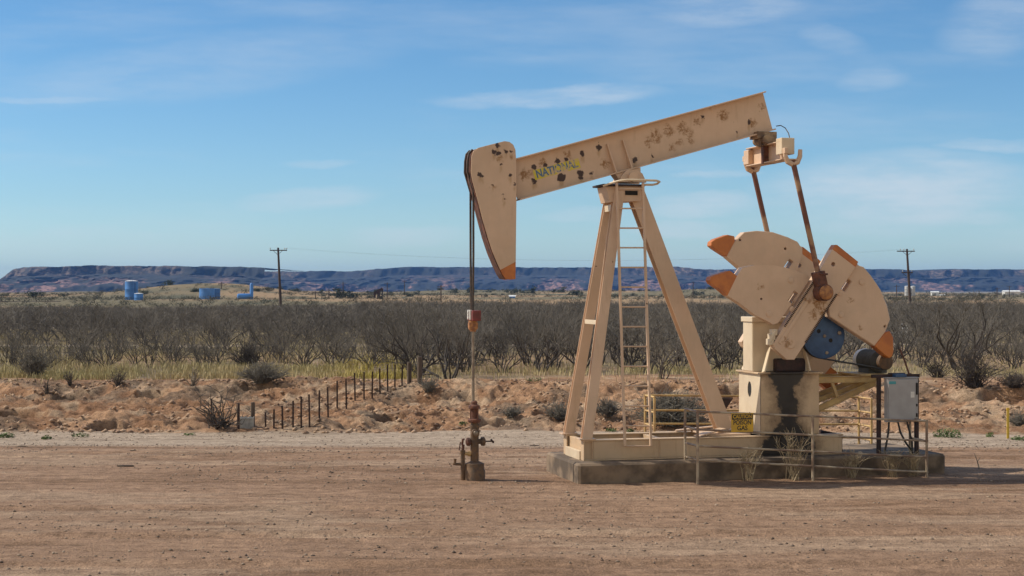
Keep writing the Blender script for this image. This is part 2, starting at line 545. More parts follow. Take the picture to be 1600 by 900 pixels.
def height(X, Y):
    X = np.asarray(X, float); Y = np.asarray(Y, float)
    toe, crest = bank_lines(X)
    h = -.72 * ss(27, 41, Y)
    h += .012 * (fbm(X * .35, Y, 1.1, 3, 40) - .5) * ss(22, 27, Y) * (1 - ss(40, 42, Y)) * 4
    for yr, dep in RUTS:
        c_ = yr + .35 * np.sin(X * .11 + yr) + .25 * (fbm(X, X * 0 + yr, 4.0, 2, 45) - .5)
        h = h - dep * np.exp(-((Y - c_) / .16) ** 2) + dep * .5 * np.exp(-((np.abs(Y - c_) - .30) / .12) ** 2)
    h = h + .035 * (fbm(X, Y, .5, 4, 46, .7) - .5) * ss(12, 15, Y) * (1 - ss(39, 41, Y))
    t = np.clip((Y - toe) / (crest - toe), 0, 1)
    prof = .62 * t ** .8 + .38 * ss(.66, .93, t)
    onb = ss(-.02, .10, t) * (1 - ss(.93, 1.12, (Y - toe) / (crest - toe)))
    bank = prof * .80
    rid = np.abs(fbm(X + .3 * Y, Y * .8, 1.0, 4, 21, .6) - .5) * 2
    cut = ss(.42, .30, fbm(X * .8, Y, .9, 3, 27))
    rough = (fbm(X, Y * .8, 2.6, 3, 11, .5) - .5) * .58 + (.28 - rid) * .30 + (fbm(X, Y, .30, 4, 31, .8) - .5) * .30 - .12 * cut
    h = h + np.where(Y > 36, bank, 0) + np.where(Y > 36, rough, 0) * onb
    for (hx, hy, w, l, dpt) in HOLES_XY:
        dpt = dpt * 1.7
        wob = .5 * (fbm(X, Y, .5, 2, 55) - .5)
        q = ((X - hx) / w + wob) ** 2 + ((Y - hy) / l + wob) ** 2
        h = h - dpt * np.exp(-q ** 4)
    top = ss(49, 52, Y)
    h = h + top * (.10 * (fbm(X, Y, 3.0, 3, 61) - .5))
    far = ss(95, 240, Y)
    h = h - 1.1 * far * (1 - ss(260, 340, Y)) - .1 * ss(260, 340, Y)
    k = np.where(Y > 1, X / np.maximum(Y, 1), 0)       # bearing from the road
    roll = (fbm(X, Y, 160, 4, 71) - .42) * 6.5 * ss(300, 430, Y)
    hill = 4.0 * np.exp(-((X + 92) / 26) ** 2 - ((Y - 500) / 70) ** 2) + 2.0 * np.exp(-((X + 10) / 60) ** 2 - ((Y - 640) / 80) ** 2) \
        + 2.6 * np.exp(-((X - 85) / 30) ** 2 - ((Y - 600) / 70) ** 2)
    h = h + hill + roll * (1 - ss(900, 1400, Y)) * (1 - .55 * ss(.12, .25, k)) - 5.0 * ss(800, 1500, Y)
    return h


def h1(x, y):
    return float(height(np.array([x]), np.array([y]))[0])


_YS = np.concatenate([np.arange(22, 120, .1), np.geomspace(120, 1200, 500)])


def ground_at(px, py):
    """where the line of sight through a photo pixel meets the terrain"""
    k = (px - 800) / FPX
    zr = CAM_Z - (py - 450) / FPX * _YS
    d = height(k * _YS, _YS) - zr
    i = int(np.argmax(d > 0)) if (d > 0).any() else len(_YS) - 1
    y = float(_YS[i])
    return Vector((k * y, y, h1(k * y, y)))


HOLES_XY = [(lambda p: (p.x, p.y, a, b, c))(ground_at(px, py)) for px, py, a, b, c in HOLLOWS]

rows = np.concatenate([np.arange(-40, 14, 1.5), np.arange(14, 38, .11), np.arange(38, 40.5, .08), np.arange(40.5, 52, .055), np.arange(52, 100, .5),
                       np.geomspace(100, 1000, 110), np.geomspace(1040, 6500, 26)])
tcol = np.linspace(-1, 1, 961)
tcol = .38 * tcol + .62 * tcol ** 5
GX = (40 + .62 * np.maximum(rows, 0))[:, None] * tcol[None, :]
GY = np.repeat(rows[:, None], len(tcol), 1)
GZ = height(GX, GY)
nr, nc = GX.shape
idx = np.arange(nr * nc).reshape(nr, nc)
quads = np.stack([idx[:-1, :-1], idx[:-1, 1:], idx[1:, 1:], idx[1:, :-1]], -1).reshape(-1, 4)


def lerp(a, b, t):
    return a + (b - a) * t[..., None]


toeL, crestL = bank_lines(GX)
road_near, road_far = np.array((.355, .225, .145)), np.array((.46, .355, .265))
C = np.zeros((nr, nc, 3)) + road_near
strk = .55 * fbm(GX * .10, GY, .8, 4, 81) + .45 * fbm(GX * .6, GY, 1.6, 5, 82, .65)
C = lerp(C, np.array((.25, .15, .09)), ss(.46, .62, strk) * .8)
C = lerp(C, np.array((.43, .30, .205)), ss(.52, .66, fbm(GX * .25, GY, 1.1, 5, 94, .65)) * .7)
gravel = ss(31.5, 35.5, GY + 3.0 * (fbm(GX * .2, GY, 2.0, 3, 83) - .5) - .10 * np.clip(-GX, -14, 10))
C = lerp(C, road_far, gravel)
C = lerp(C, np.array((.34, .26, .19)), ss(.5, .70, fbm(GX * .2, GY, .6, 3, 84)) * gravel * .6)
soil = lerp(np.zeros_like(C) + np.array((.43, .26, .155)), np.array((.29, .16, .09)), ss(.35, .65, fbm(GX, GY, 1.4, 4, 85)))
soil = lerp(soil, np.array((.47, .34, .23)), ss(.52, .72, fbm(GX, GY, .8, 4, 86)) * .8)
soil = lerp(soil, np.array((.19, .14, .10)), ss(.52, .66, fbm(GX, GY, 1.7, 5, 87, .65)) * .7)
C = lerp(C, soil, ss(-.25, .1, GY - toeL + .5 * (fbm(GX, GY, .5, 2, 88) - .5)))
floor_c = lerp(np.zeros_like(C) + np.array((.28, .22, .135)), np.array((.20, .155, .105)), ss(.35, .65, fbm(GX, GY, 4.0, 4, 89)))
floor_c = lerp(floor_c, np.array((.36, .24, .15)), ss(.50, .68, fbm(GX, GY * .6, 5.0, 4, 90)) * .8 * (1 - ss(70, 90, GY)))
C = lerp(C, floor_c, ss(.5, 2.2, GY - crestL - 2.2 * (fbm(GX, GY * .5, 3.0, 3, 91) - .3) - 1.6 * ss(-4, 2, GX)))
trk = np.exp(-((GY - 82 - 1.5 * np.sin(GX * .09)) / 1.3) ** 2)
C = lerp(C, np.array((.47, .38, .30)), trk)
C = lerp(C, np.array((.20, .165, .12)), ss(95, 140, GY))
tanh_c = lerp(np.zeros_like(C) + np.array((.31, .215, .125)), np.array((.17, .145, .088)), ss(.40, .62, fbm(GX, GY, 45, 5, 92)))
tanh_c = lerp(tanh_c, np.array((.10, .10, .065)), ss(.56, .66, fbm(GX, GY, 14, 5, 93, .7)) * .85)
C = lerp(C, tanh_c, ss(250, 310, GY))
C = lerp(C, np.array((.22, .19, .13)), ss(900, 1300, GY))

m, nt, b = base_mat('dry_ground', .95)
b.inputs['Specular IOR Level'].default_value = .15
at = node(nt, 'ShaderNodeAttribute', attribute_name='tint').outputs['Color']
oc = node(nt, 'ShaderNodeTexCoord').outputs['Object']
g1 = noise(nt, oc, 5, 8, .75); g2 = noise(nt, oc, 34, 4, .7); g3 = noise(nt, mapping(nt, oc, (.5, 3, 1)), 1.4, 5, .65)
f = math_(nt, 'ADD', math_(nt, 'MULTIPLY', g1, .8), math_(nt, 'ADD', math_(nt, 'MULTIPLY', g2, .7), math_(nt, 'MULTIPLY', g3, .55)))
c = mixc(nt, 1.0, at, node(nt, 'ShaderNodeCombineColor', {0: ramp(nt, f, .68, 1.36, .42, 1.55), 1: ramp(nt, f, .68, 1.36, .40, 1.57), 2: ramp(nt, f, .68, 1.36, .38, 1.59)}).outputs[0], 'MULTIPLY')
peb = ramp(nt, noise(nt, oc, 19, 2, .5), .66, .70)
c = mixc(nt, math_(nt, 'MULTIPLY', peb, .55), c, (.10, .075, .055, 1))
nt.links.new(c, b.inputs['Base Color'])
bp = node(nt, 'ShaderNodeBump', {'Height': math_(nt, 'ADD', g1, math_(nt, 'MULTIPLY', g2, .5)), 'Strength': .9, 'Distance': .10})
nt.links.new(bp.outputs[0], b.inputs['Normal'])
M['ground'] = m


def set_tint(o, cols):
    a = o.data.color_attributes.new('tint', 'FLOAT_COLOR', 'POINT')
    rgba = np.ones((len(cols), 4), np.float32); rgba[:, :3] = cols
    a.data.foreach_set('color', rgba.ravel())


g = big_mesh('ground', np.stack([GX, GY, GZ], -1).reshape(-1, 3), quads, M['ground'])
set_tint(g, C.reshape(-1, 3))
g.data.shade_smooth()
tag(g, kind='structure')

# ------------------------------------------------------------------ mesas
m, nt, b = base_mat('mesa_rock_and_juniper', .95)
at = node(nt, 'ShaderNodeAttribute', attribute_name='tint').outputs['Color']
oc = node(nt, 'ShaderNodeTexCoord').outputs['Object']
oc = mapping(nt, oc, (1, .5, 2.2))
bush = ramp(nt, noise(nt, oc, .085, 4, .7), .43, .53)
c = mixc(nt, math_(nt, 'MULTIPLY', bush, .85), at, (.009, .012, .011, 1))
nt.links.new(c, b.inputs['Base Color'])
M['mesa'] = m


def mesa(name, x0, x1, ybase, top_fn, depth, seed, nx=620):
    xs = np.linspace(x0, x1, nx)
    sl = np.concatenate([np.linspace(0, 1, 60), [1.6, 3.0]])
    Xg = np.repeat(xs[None, :], len(sl), 0)
    T = np.repeat(sl[:, None], nx, 1)
    gully = fbm(Xg, T * 200, 95, 5, seed, .6) - .5
    gul2 = np.abs(fbm(Xg, T * 120, 55, 4, seed + 9, .6) - .5) * 2
    Yg = ybase + depth * T + depth * .75 * gully * (1 - ss(1.2, 1.6, T)) + 18 * gul2
    tp = top_fn(Xg)
    prof = .55 * ss(0, .82, T) ** 1.1 * (1 + .25 * gully) + .12 * ss(.30, .36, T + .25 * gully) + .33 * ss(.86, .97, T + .10 * gully)
    prof = np.clip(prof, 0, 1)
    Z = -9 + (tp + 9) * prof + (fbm(Xg, T * 90, 16, 3, seed + 3) - .5) * 5.0 * ss(0, .2, T) * (1 - ss(.9, 1.0, T))
    Z += (fbm(Xg, T * 0, 14, 3, seed + 5) - .5) * 3.0 * ss(.9, 1, T)
    cl = np.zeros(Xg.shape + (3,)) + np.array((.016, .021, .017))
    bare = ss(.51, .58, fbm(Xg, T * 260, 70, 5, seed + 20, .68) + .10 * gully)
    band = np.exp(-((T - .36 - .12 * gully) / .17) ** 2)
    cl = lerp(cl, np.array((.30, .165, .13)), np.clip(bare * (.16 + .75 * band) * (1 - ss(.82, .95, T)), 0, .9))
    rim = ss(.84, .90, T) * (1 - ss(.985, 1.0, T)) * ss(.46, .60, fbm(Xg, T * 5, 120, 3, seed + 30))
    cl = lerp(cl, np.array((.36, .24, .18)), rim * .32)
    V = np.stack([Xg, Yg, Z], -1).reshape(-1, 3)
    n0, n1 = Xg.shape
    ii = np.arange(n0 * n1).reshape(n0, n1)
    F = np.stack([ii[:-1, :-1], ii[:-1, 1:], ii[1:, 1:], ii[1:, :-1]], -1).reshape(-1, 4)
    o = big_mesh(name, V, F, M['mesa'])
    set_tint(o, cl.reshape(-1, 3))
    tag(o, kind='structure')
    return o


def pz(py, Y):
    return CAM_Z - (py - 450) / FPX * Y


def interp_top(Y, pts):
    xs = [(p[0] - 800) / FPX * Y for p in pts]
    zs = [pz(p[1], Y) for p in pts]
    return lambda X: np.interp(X, xs, zs)


def wx(px, Y):
    return (px - 800) / FPX * Y


mesa('mesa', wx(-700, 2700), wx(419, 2700), 2450,
     interp_top(2700, [(-700, 470), (-160, 462), (-20, 446), (0, 436), (22, 421), (40, 417), (150, 415), (300, 416), (419, 418)]), 250, 100, 640)
mesa('hills', wx(330, 3700), wx(2400, 3700), 3350,
     interp_top(3700, [(330, 424), (480, 424), (560, 423), (600, 419), (650, 417), (830, 418), (930, 418), (1060, 417), (1090, 421), (1230, 421), (1380, 420),
                       (1440, 423), (1480, 420), (1600, 421), (1800, 424), (2400, 430)]), 330, 200, 900)

# ------------------------------------------------------------------ the pumping unit
# concrete pad
pad = unit_thing('concrete_pad', 'long stained concrete slab under the tan pump jack', 'foundation', (4.5, 0, 0))
mb = MB()
pu0, pu1, pz1 = P(904, 724, -.95).x, P(1478, 710, -.95).x, .312
mb.box((pu0, -.95, -.25), (pu1, .95, pz1))
mb.build('slab', M['concrete'], pad, bevel=.035)

J = unit_thing('pump_jack', 'tan rusty oil pump jack with horsehead raised beam and orange tipped counterweights', 'pump jack', (0, 0, 0))
SK0, SK1 = P(912, 700, -.57).x, P(1318, 700, -.57).x
SKB, SKT = pz1, .636

def skid_grease(nt, oc, c):
    s_ = node(nt, 'ShaderNodeSeparateXYZ', {0: oc})
    uc = P(1232, 640, -.5).x
    d = math_(nt, 'ABSOLUTE', math_(nt, 'SUBTRACT', s_.outputs[0], uc))
    d = math_(nt, 'SUBTRACT', d, math_(nt, 'MULTIPLY', math_(nt, 'SUBTRACT', noise(nt, oc, 4.5, 5, .65), .5), .55))
    low = ramp(nt, s_.outputs[2], .50, .85, .30, .0)                       # oil spread wider on the skid
    hi_ = ramp(nt, s_.outputs[2], 1.35, 1.62, 0, .16)
    d = math_(nt, 'SUBTRACT', math_(nt, 'SUBTRACT', d, low), hi_)
    c = mixc(nt, math_(nt, 'MULTIPLY', ramp(nt, math_(nt, 'ADD', d, math_(nt, 'MULTIPLY', noise(nt, oc, 7, 6, .75), .35)), .30, .62, 1, 0), .8), c, (.17, .105, .055, 1))
    return mixc(nt, ramp(nt, d, .11, .19, 1, 0), c, (.018, .013, .011, 1))

M['greasy'] = tan_paint('oil_stained_paint', grease=skid_grease, dirt=.25, chips=.76, tan=(.60, .43, .27), tan2=(.50, .35, .21))
mb = MB()
hs = SKT - SKB
for v in (-.49, .49):
    mb.ibeam((SK0 + .02, v, (SKB+SKT)/2), (SK1, v, (SKB+SKT)/2), .16, hs, .022, .05)
    sg = -1 if v < 0 else 1
    mb.box((SK0 + .16, v + sg*.005, SKB + .024), (SK1 - .02, v + sg*.066, SKT - .024))
for u in (SK0 + .05, SK0 + 1.3, SK0 + 2.5, SK1 - .6):
    mb.box((u, -.40, SKB + .03), (u + .08, .40, SKT - .02))
mb.box((SK0, -.57, SKB + .002), (SK0 + .018, -.40, SKT + .002)); mb.box((SK0, .40, SKB + .002), (SK0 + .018, .57, SKT + .002))
for u in (SK0 + .14, SK0 + 1.24, SK0 + 3.3):
    mb.box((u, -.575, SKB + .026), (u + .012, -.56, SKT - .026))
skid = mb.build('skid', M['greasy'], J, bevel=.004)
mb = MB(); mb.box((SK0 - .02, -.40, SKB - .001), (SK0 + .04, .40, SKB + .14)); mb.build('end_plate', M['pale'], skid, bevel=.004)
mb = MB(); mb.bar((SK1+.004, -.5, (SKB+SKT)/2), (SK1+.004, .5, (SKB+SKT)/2), .02, hs*.94); mb.build('end_plate', M['dark_rust'], skid)

# Samson post
fb, ft = P(916, 688, -.5), P(967, 296, -.2)
fb.z = SKT
for s_ in (1, -1):
    a, c_ = Vector((fb.x, s_ * .5, fb.z)), Vector((ft.x, s_ * .2, ft.z))
    mb = MB()
    mb.ibeam(a, c_, .165, .115, .014, .03, up=(0, 1, 0))
    mb.box((fb.x - .13, s_*.5 - .09, SKT + .002), (fb.x + .13, s_*.5 + .09, SKT + .022))
    mb.build('front_leg', M['tan'], J, bevel=.003)
t1 = (688 - 506) / (688 - 296.)
mid = fb.lerp(ft, t1)
for t1, w in (((688-506)/392., .07), ((688-325)/392., .11), ((688 - 408)/392., .0)):
    if w:
        q = fb.lerp(ft, t1)
        mb = MB(); mb.box((q.x - .075, q.y + .06, q.z - w/2), (q.x - .05, -q.y - .06, q.z + w/2)); mb.build('leg_tie', M['pale'], J, bevel=.003)
rb, rt = P(1131, 672, 0), P(992, 300, 0)
mb = MB()
mb.ibeam(rb, rt, .255, .20, .016, .03, up=(0, 1, 0))
mb.build('rear_leg', M['tan'], J, bevel=.003)
mb = MB()
mb.box((rb.x - .42, -.40, SKT + .003), (rb.x + .30, .40, SKT + .03))
mb.bar((rb.x - .65, -.50, SKT + .02), (rb.x - .10, -.2, SKT + .10), .14, .02)
mb.bar((rb.x - .65, .50, SKT + .02), (rb.x - .10, .2, SKT + .10), .14, .02)
mb.box((rb.x - .17, -.16, SKT + .03), (rb.x + .17, .16, rb.z + .01))
mb.build('leg_base', M['tan'], J, bevel=.003)
mb = MB()
gp = P(1126, 622, 0), P(1145, 622, 0), P(1132, 642, 0)
mb.plate([[(p.x, p.z) for p in gp]], -.02, .02)
mb.build('gusset', M['dark_rust'], J)
# bearing head on top of the legs
tl, tr_, bl, br = P(948, 291, -.27), P(1004, 291, -.27), P(954, 316, -.27), P(1002, 314, -.27)
mb = MB()
mb.plate([[(tl.x, tl.z), (tr_.x, tr_.z), (br.x, br.z), (bl.x, bl.z)]], -.25, .25)
head = mb.build('bearing_head', M['tan'], J, bevel=.006)
mb = MB()
a, c_ = P(943, 289, -.3), P(1008, 289, -.3)
mb.box((a.x, -.30, a.z - .012), (c_.x, .30, a.z + .02))
mb.build('top_plate', M['dark_rust'], head, bevel=.003)
a, c_ = P(977, 296, -.26), P(1001, 310, -.26)
mb = MB(); mb.box((a.x, -.262, c_.z + .05), (c_.x - .05, -.252, a.z - .02)); mb.build('opening', M['void'], head)
# saddle bearing
sb = P(982, 278, 0)
beam_o, beam_e = P(807, 247, -.15), P(1197, 142, -.15)
E1 = Vector((beam_e.x - beam_o.x, 0, beam_e.z - beam_o.z)).normalized()
NDN = Vector((E1.z, 0, -E1.x))                                    # down, square to the beam
BH = abs((P(1211, 203, -.15) - beam_e).dot(NDN))
print('beam height', BH, 'pad u', pu0, pu1, 'sk', SK0, SK1, 'legs', fb, ft)
mb = MB()
base_z = P(960, 287, 0).z
for v in (-.2, .13):
    mb.plate([[(sb.x - .22, base_z + .012), (sb.x + .24, base_z + .012), (sb.x + .17, sb.z + .06), (sb.x + .07, sb.z + .12), (sb.x - .07, sb.z + .12), (sb.x - .16, sb.z + .04)]], v, v + .07)
mb.build('saddle_stand', M['tan'], J, bevel=.006)
mb = MB()
mb.tube((sb.x, -.27, sb.z), (sb.x, .27, sb.z), .075, n=24)
mb.build('saddle_bearing', M['tan'], J, smooth=True)

# walking beam
L = (P(1197, 142, -.15) - beam_o).dot(E1)
o0 = Vector((beam_o.x, 0, beam_o.z)) + NDN * (BH / 2)
mb = MB()
mb.ibeam(o0 - E1 * .12, o0 + E1 * L, .30, BH, .022, .032, up=-NDN)
beam = mb.build('walking_beam', M['beam'], J, bevel=.003)
mb = MB()
for px_t, px_b in ((951, 962), (974, 988)):
    pt, pb = P(px_t, 226, -.1), P(px_b, 268, -.1)
    s0 = (Vector((pb.x, 0, pb.z)) - o0).dot(E1)
    for sg in (-1, 1):
        v0, v1 = sg * .017, sg * .145
        a = o0 + E1 * s0 + NDN * (BH/2 - .024)
        t = o0 + E1 * s0 - NDN * (BH/2 - .16)
        vs = []
        for e in (-.01, .01):
            vs += [a + E1*e + Vector((0, v0, 0)), a + E1*e + Vector((0, v1, 0)), t + E1*e + Vector((0, v1*.45, 0)), t + E1*e + Vector((0, v0, 0))]
        mb.add(vs, [(0, 1, 2, 3), (7, 6, 5, 4), (0, 4, 5, 1), (1, 5, 6, 2), (2, 6, 7, 3), (3, 7, 4, 0)])
mb.build('stiffener', M['tan'], beam)
sadd = MB()
sc_ = (Vector((sb.x, 0, sb.z)) - o0).dot(E1)
a = o0 + E1 * sc_ + NDN * (BH/2 + .003)
vs = []
for v in (-.13, .13):
    for e, d in ((-.24, 0), (.20, 0), (.16, .16), (-.03, .19), (-.19, .12)):
        vs.append(a + E1*e + NDN*d + Vector((0, v, 0)))
sadd.add(vs, [(0, 1, 2, 3, 4), (9, 8, 7, 6, 5)] + [(i, i+5, (i+1) % 5 + 5, (i+1) % 5) for i in range(5)])
sadd.build('saddle', M['tan'], beam, bevel=.006)

# painted name on the beam web
m, nt, b = base_mat('worn_yellow_decal', .5)
oc = node(nt, 'ShaderNodeTexCoord').outputs['Object']
worn = ramp(nt, noise(nt, oc, 9, 5, .7), .46, .56)
uc = node(nt, 'ShaderNodeSeparateXYZ', {0: oc}).outputs[0]
mid_u = P(878, 262, -.02).x
wm = math_(nt, 'MULTIPLY', worn, ramp(nt, math_(nt, 'ABSOLUTE', math_(nt, 'SUBTRACT', uc, mid_u)), .06, .34, 1.0, .25))
nt.links.new(mixc(nt, wm, (.60, .50, .03, 1), (*TAN2, 1)), b.inputs['Base Color'])
M['decal'] = m
m, nt, b = base_mat('worn_blue_letters', .5)
oc = node(nt, 'ShaderNodeTexCoord').outputs['Object']
uc = node(nt, 'ShaderNodeSeparateXYZ', {0: oc}).outputs[0]
wm = math_(nt, 'MULTIPLY', ramp(nt, noise(nt, oc, 16, 5, .7), .40, .52), ramp(nt, math_(nt, 'ABSOLUTE', math_(nt, 'SUBTRACT', uc, P(882, 262, -.02).x)), .12, .26, 1.0, .12))
nt.links.new(mixc(nt, wm, (.03, .12, .26, 1), (.50, .40, .24, 1)), b.inputs['Base Color'])
M['decal_blue'] = m
d0, d1, d2 = P(834, 266, -.02), P(905, 247, -.02), P(836, 281.5, -.02)
dc = (P(834, 266, -.02) + P(906, 262.5, -.02)) / 2
half = (d1 - d0).length / 2
dh = .155
mb = MB()
ctr = Vector((dc.x, 0, dc.z))
vs = []
for v in (-.0162, -.0190):
    for a_, c_ in ((-1, -1), (1, -1), (1, 1), (-1, 1)):
        vs.append(ctr + E1 * (a_ * half) - NDN * (c_ * dh / 2) + Vector((0, v, 0)))
mb.add(vs, [(0, 1, 2, 3), (7, 6, 5, 4), (0, 4, 5, 1), (1, 5, 6, 2), (2, 6, 7, 3), (3, 7, 4, 0)])
mb.build('painted_label', M['decal'], beam)
MW = Matrix.Translation(ctr + Vector((0, -.0205, 0))) @ Matrix((tuple([E1.x, -NDN.x, 0, 0]), (0, 0, -1, 0), (E1.z, -NDN.z, 0, 0), (0, 0, 0, 1)))
lettering('NATIONAL', .175, M['decal_blue'], 'lettering', beam, MW, .0008, .005, .80)

# horsehead
HV = .17
outer = [(737, 244), (740, 236), (747, 231), (762, 227), (778, 223), (788, 220.5), (796, 221.5), (802, 226), (805.5, 234), (806.5, 248),
         (807, 310), (806, 409), (805.5, 436), (797, 437), (790, 435.5), (785, 428), (778, 413), (770, 394), (762, 370), (755, 346), (748.5, 320), (742, 296), (738, 282), (736, 268)]
pts = [(lambda p: (p.x, p.z))(P(x, y, -HV - .02)) for x, y in outer]
la, lb = P(783.5, 421, -HV - .02), P(806, 409, -HV - .02)


def clip(poly, a, b, keep):
    nx, nz = -(b.z - a.z), (b.x - a.x)
    sd = lambda p: ((p[0] - a.x) * nx + (p[1] - a.z) * nz) * keep
    out = []
    for i, p in enumerate(poly):
        q = poly[(i+1) % len(poly)]
        s0, s1 = sd(p), sd(q)
        if s0 >= 0: out.append(p)
        if s0 * s1 < 0:
            t = s0 / (s0 - s1)
            out.append((p[0] + (q[0]-p[0])*t, p[1] + (q[1]-p[1])*t))
    return out


mb = MB()
up_, dn_ = clip(pts, la, lb, 1), clip(pts, la, lb, -1)
for v in (-HV - .02, HV):
    mb.plate([up_], v, v + .02, 0); mb.plate([dn_], v, v + .02, 1)
hh = mb.build('horsehead', [M['head'], M['orange']], J, bevel=.003)
cx = sum(p[0] for p in pts) / len(pts); czz = sum(p[1] for p in pts) / len(pts)
inn = [(cx + (p[0]-cx)*.97, czz + (p[1]-czz)*.985) for p in pts]
mb = MB(); mb.plate([inn], -HV + .001, HV - .001); mb.build('arc_web', M['rust'], hh)
# wireline track: the curved face, wider than the plates
track = [(742, 233), (736.5, 239), (734.5, 250), (734, 268), (736, 284), (741, 300), (747, 322), (753.5, 347), (760, 371), (768, 395), (776, 414), (783, 429), (788, 436)]
tp_ = [P(x + 1.0, y, -HV - .022) for x, y in track]
ti_ = [P(x + 5.5, y, -HV - .022) for x, y in track]
vs, fs = [], []
n = len(tp_)
for v in (-HV + .004, HV - .004):
    vs += [(p.x, v, p.z) for p in tp_] + [(p.x, v, p.z) for p in ti_]
mb = MB()
fs = []
for i in range(n - 1):
    fs += [(i, i+1, 2*n+i+1, 2*n+i), (n+i+1, n+i, 3*n+i, 3*n+i+1), (i+1, i, n+i, n+i+1), (2*n+i, 2*n+i+1, 3*n+i+1, 3*n+i)]
fs += [(0, 2*n, 3*n, n), (n-1, 2*n-1, 4*n-1, 3*n-1)]
mb.add(vs, fs)
mb.build('cable_track', M['rust'], hh)

# bridle
for v in (-.10, .10):
    pth = [P(x - 1.5, y, -HV - .022) for x, y in track[:5]]
    hang = P(737.5, 300, 0).x
    l = [(p.x, v, p.z) for p in pth]
    l = l[:4] + [(hang - .002, v, P(738, 300, 0).z), (hang, v, P(738, 400, 0).z), (hang, v * .55, P(738, 487, 0).z)]
    mb = MB(); mb.path(l, .018, 8)
    mb.build('bridle_cable', M['cable'], J, smooth=True)
ru = P(739, 500, 0).x
z = lambda py: P(739, py, 0).z
mb = MB()
mb.box((ru - .05, -.20, z(501)), (ru + .085, .20, z(485)))
cb = mb.build('carrier_bar', M['red'], J, bevel=.008)
mb = MB()
for py in (487, 491.5, 496):
    mb.tube((ru - .085, 0, z(py)), (ru - .045, 0, z(py)), .03, n=12)
mb.tube((ru - .06, -.1, z(499)), (ru - .06, -.1, z(484)), .02, n=8)
mb.build('spring_coil', M['white'], cb)
mb = MB()
mb.tube((ru, 0, z(515)), (ru, 0, z(501)), .07, n=12)
mb.box((ru - .07, -.05, z(513)), (ru + .07, .05, z(504)))
mb.tube((ru, 0, z(518)), (ru, 0, z(515)), .05, n=12)
mb.build('rod_clamp', M['brass'], J, bevel=.004)
mb = MB(); mb.tube((ru + .005, 0, z(650)), (ru, 0, z(486)), .023, n=10)
mb.build('polished_rod', M['steel'], J, smooth=True)

# ladder, standing against the post and leaning out to the near side of the skid
lad = []
for (xt, yt, xb, yb) in ((963.5, 289, 976.5, 697), (1004.5, 289, 1017, 697)):
    lad.append((P(xt, yt, -.33), P(xb, yb, -.66)))
lroot = MB()
for a, c_ in lad:
    lroot.bar(a + Vector((0, 0, .03)), c_, .035, .045, up=(0, 1, 0))
lo = lroot.build('ladder', M['tan'], J, bevel=.003)
for i in range(14):
    yq = 697 - i * 30.9
    t = (yq - 697) / (289 - 697)
    mb = MB()
    mb.tube(lad[0][1].lerp(lad[0][0], t), lad[1][1].lerp(lad[1][0], t), .0125, n=8)
    mb.build('rung', M['tan'], lo)
mb = MB()
loop = [P(943, 290.5, -.28), P(955, 286, -.42), P(968, 282.5, -.55), P(980, 281, -.6), (P(1005, 281.5, -.6)), P(1026, 282.2, -.6), P(1030.5, 284, -.5), P(1027, 287, -.36), P(1020, 288.7, -.3), P(1005, 288.6, -.3)]
mb.path(loop, .018, 8)
mb.build('hand_rail', M['pale'], J, smooth=True)

# equalizer, pitmans
EQC = P(1201, 241, 0)
mb = MB()
for v0, v1 in ((-.84, .84),):
    mb.ibeam((EQC.x, v0 + .12, EQC.z), (EQC.x, v1 - .12, EQC.z), .22, .31, .022, .04)
eq = mb.build('equalizer', M['tan'], J, bevel=.008)
mb = MB(); mb.box((EQC.x - .11, -.78, EQC.z - .06), (EQC.x + .11, -.55, EQC.z + .20)); mb.build('end_cap', M['pale'], eq, bevel=.006)
mb = MB(); mb.box((EQC.x - .11, .60, EQC.z - .12), (EQC.x + .11, .80, EQC.z + .12)); mb.build('end_cap', M['tan'], eq, bevel=.006)
mb = MB(); mb.box((EQC.x - .112, -.05, EQC.z - .156), (EQC.x + .112, .05, EQC.z + .157)); mb.build('strap', M['rust'], eq)
bb = o0 + E1 * (L - .17) + NDN * (BH / 2)
mb = MB()
mb.box((bb.x - .17, -.17, bb.z - .10), (bb.x + .17, .17, bb.z + .01))
mb.box((bb.x - .05, -.19, EQC.z + .13), (bb.x + .15, .19, bb.z - .07))
mb.tube((bb.x - .02, -.23, bb.z - .12), (bb.x - .02, .23, bb.z - .12), .075, n=16)
mb.tube((bb.x - .09, -.10, EQC.z + .10), (bb.x - .09, -.10, bb.z - .05), .03, n=10)
mb.build('tail_bearing', M['soiled'], beam, bevel=.006)
mb = MB()
arc = [P(1213, 197, -.1), P(1220, 196, -.2), P(1227, 200, -.35), (P(1232, 208, -.5)), P(1235, 220, -.65), P(1235.5, 231, -.75)]
mb.path(arc, .008, 6)
mb.build('grease_hose', M['cable'], J, smooth=True)
pin = P(1285, 457, -.82)
ptop = P(1238.5, 250, -.82)
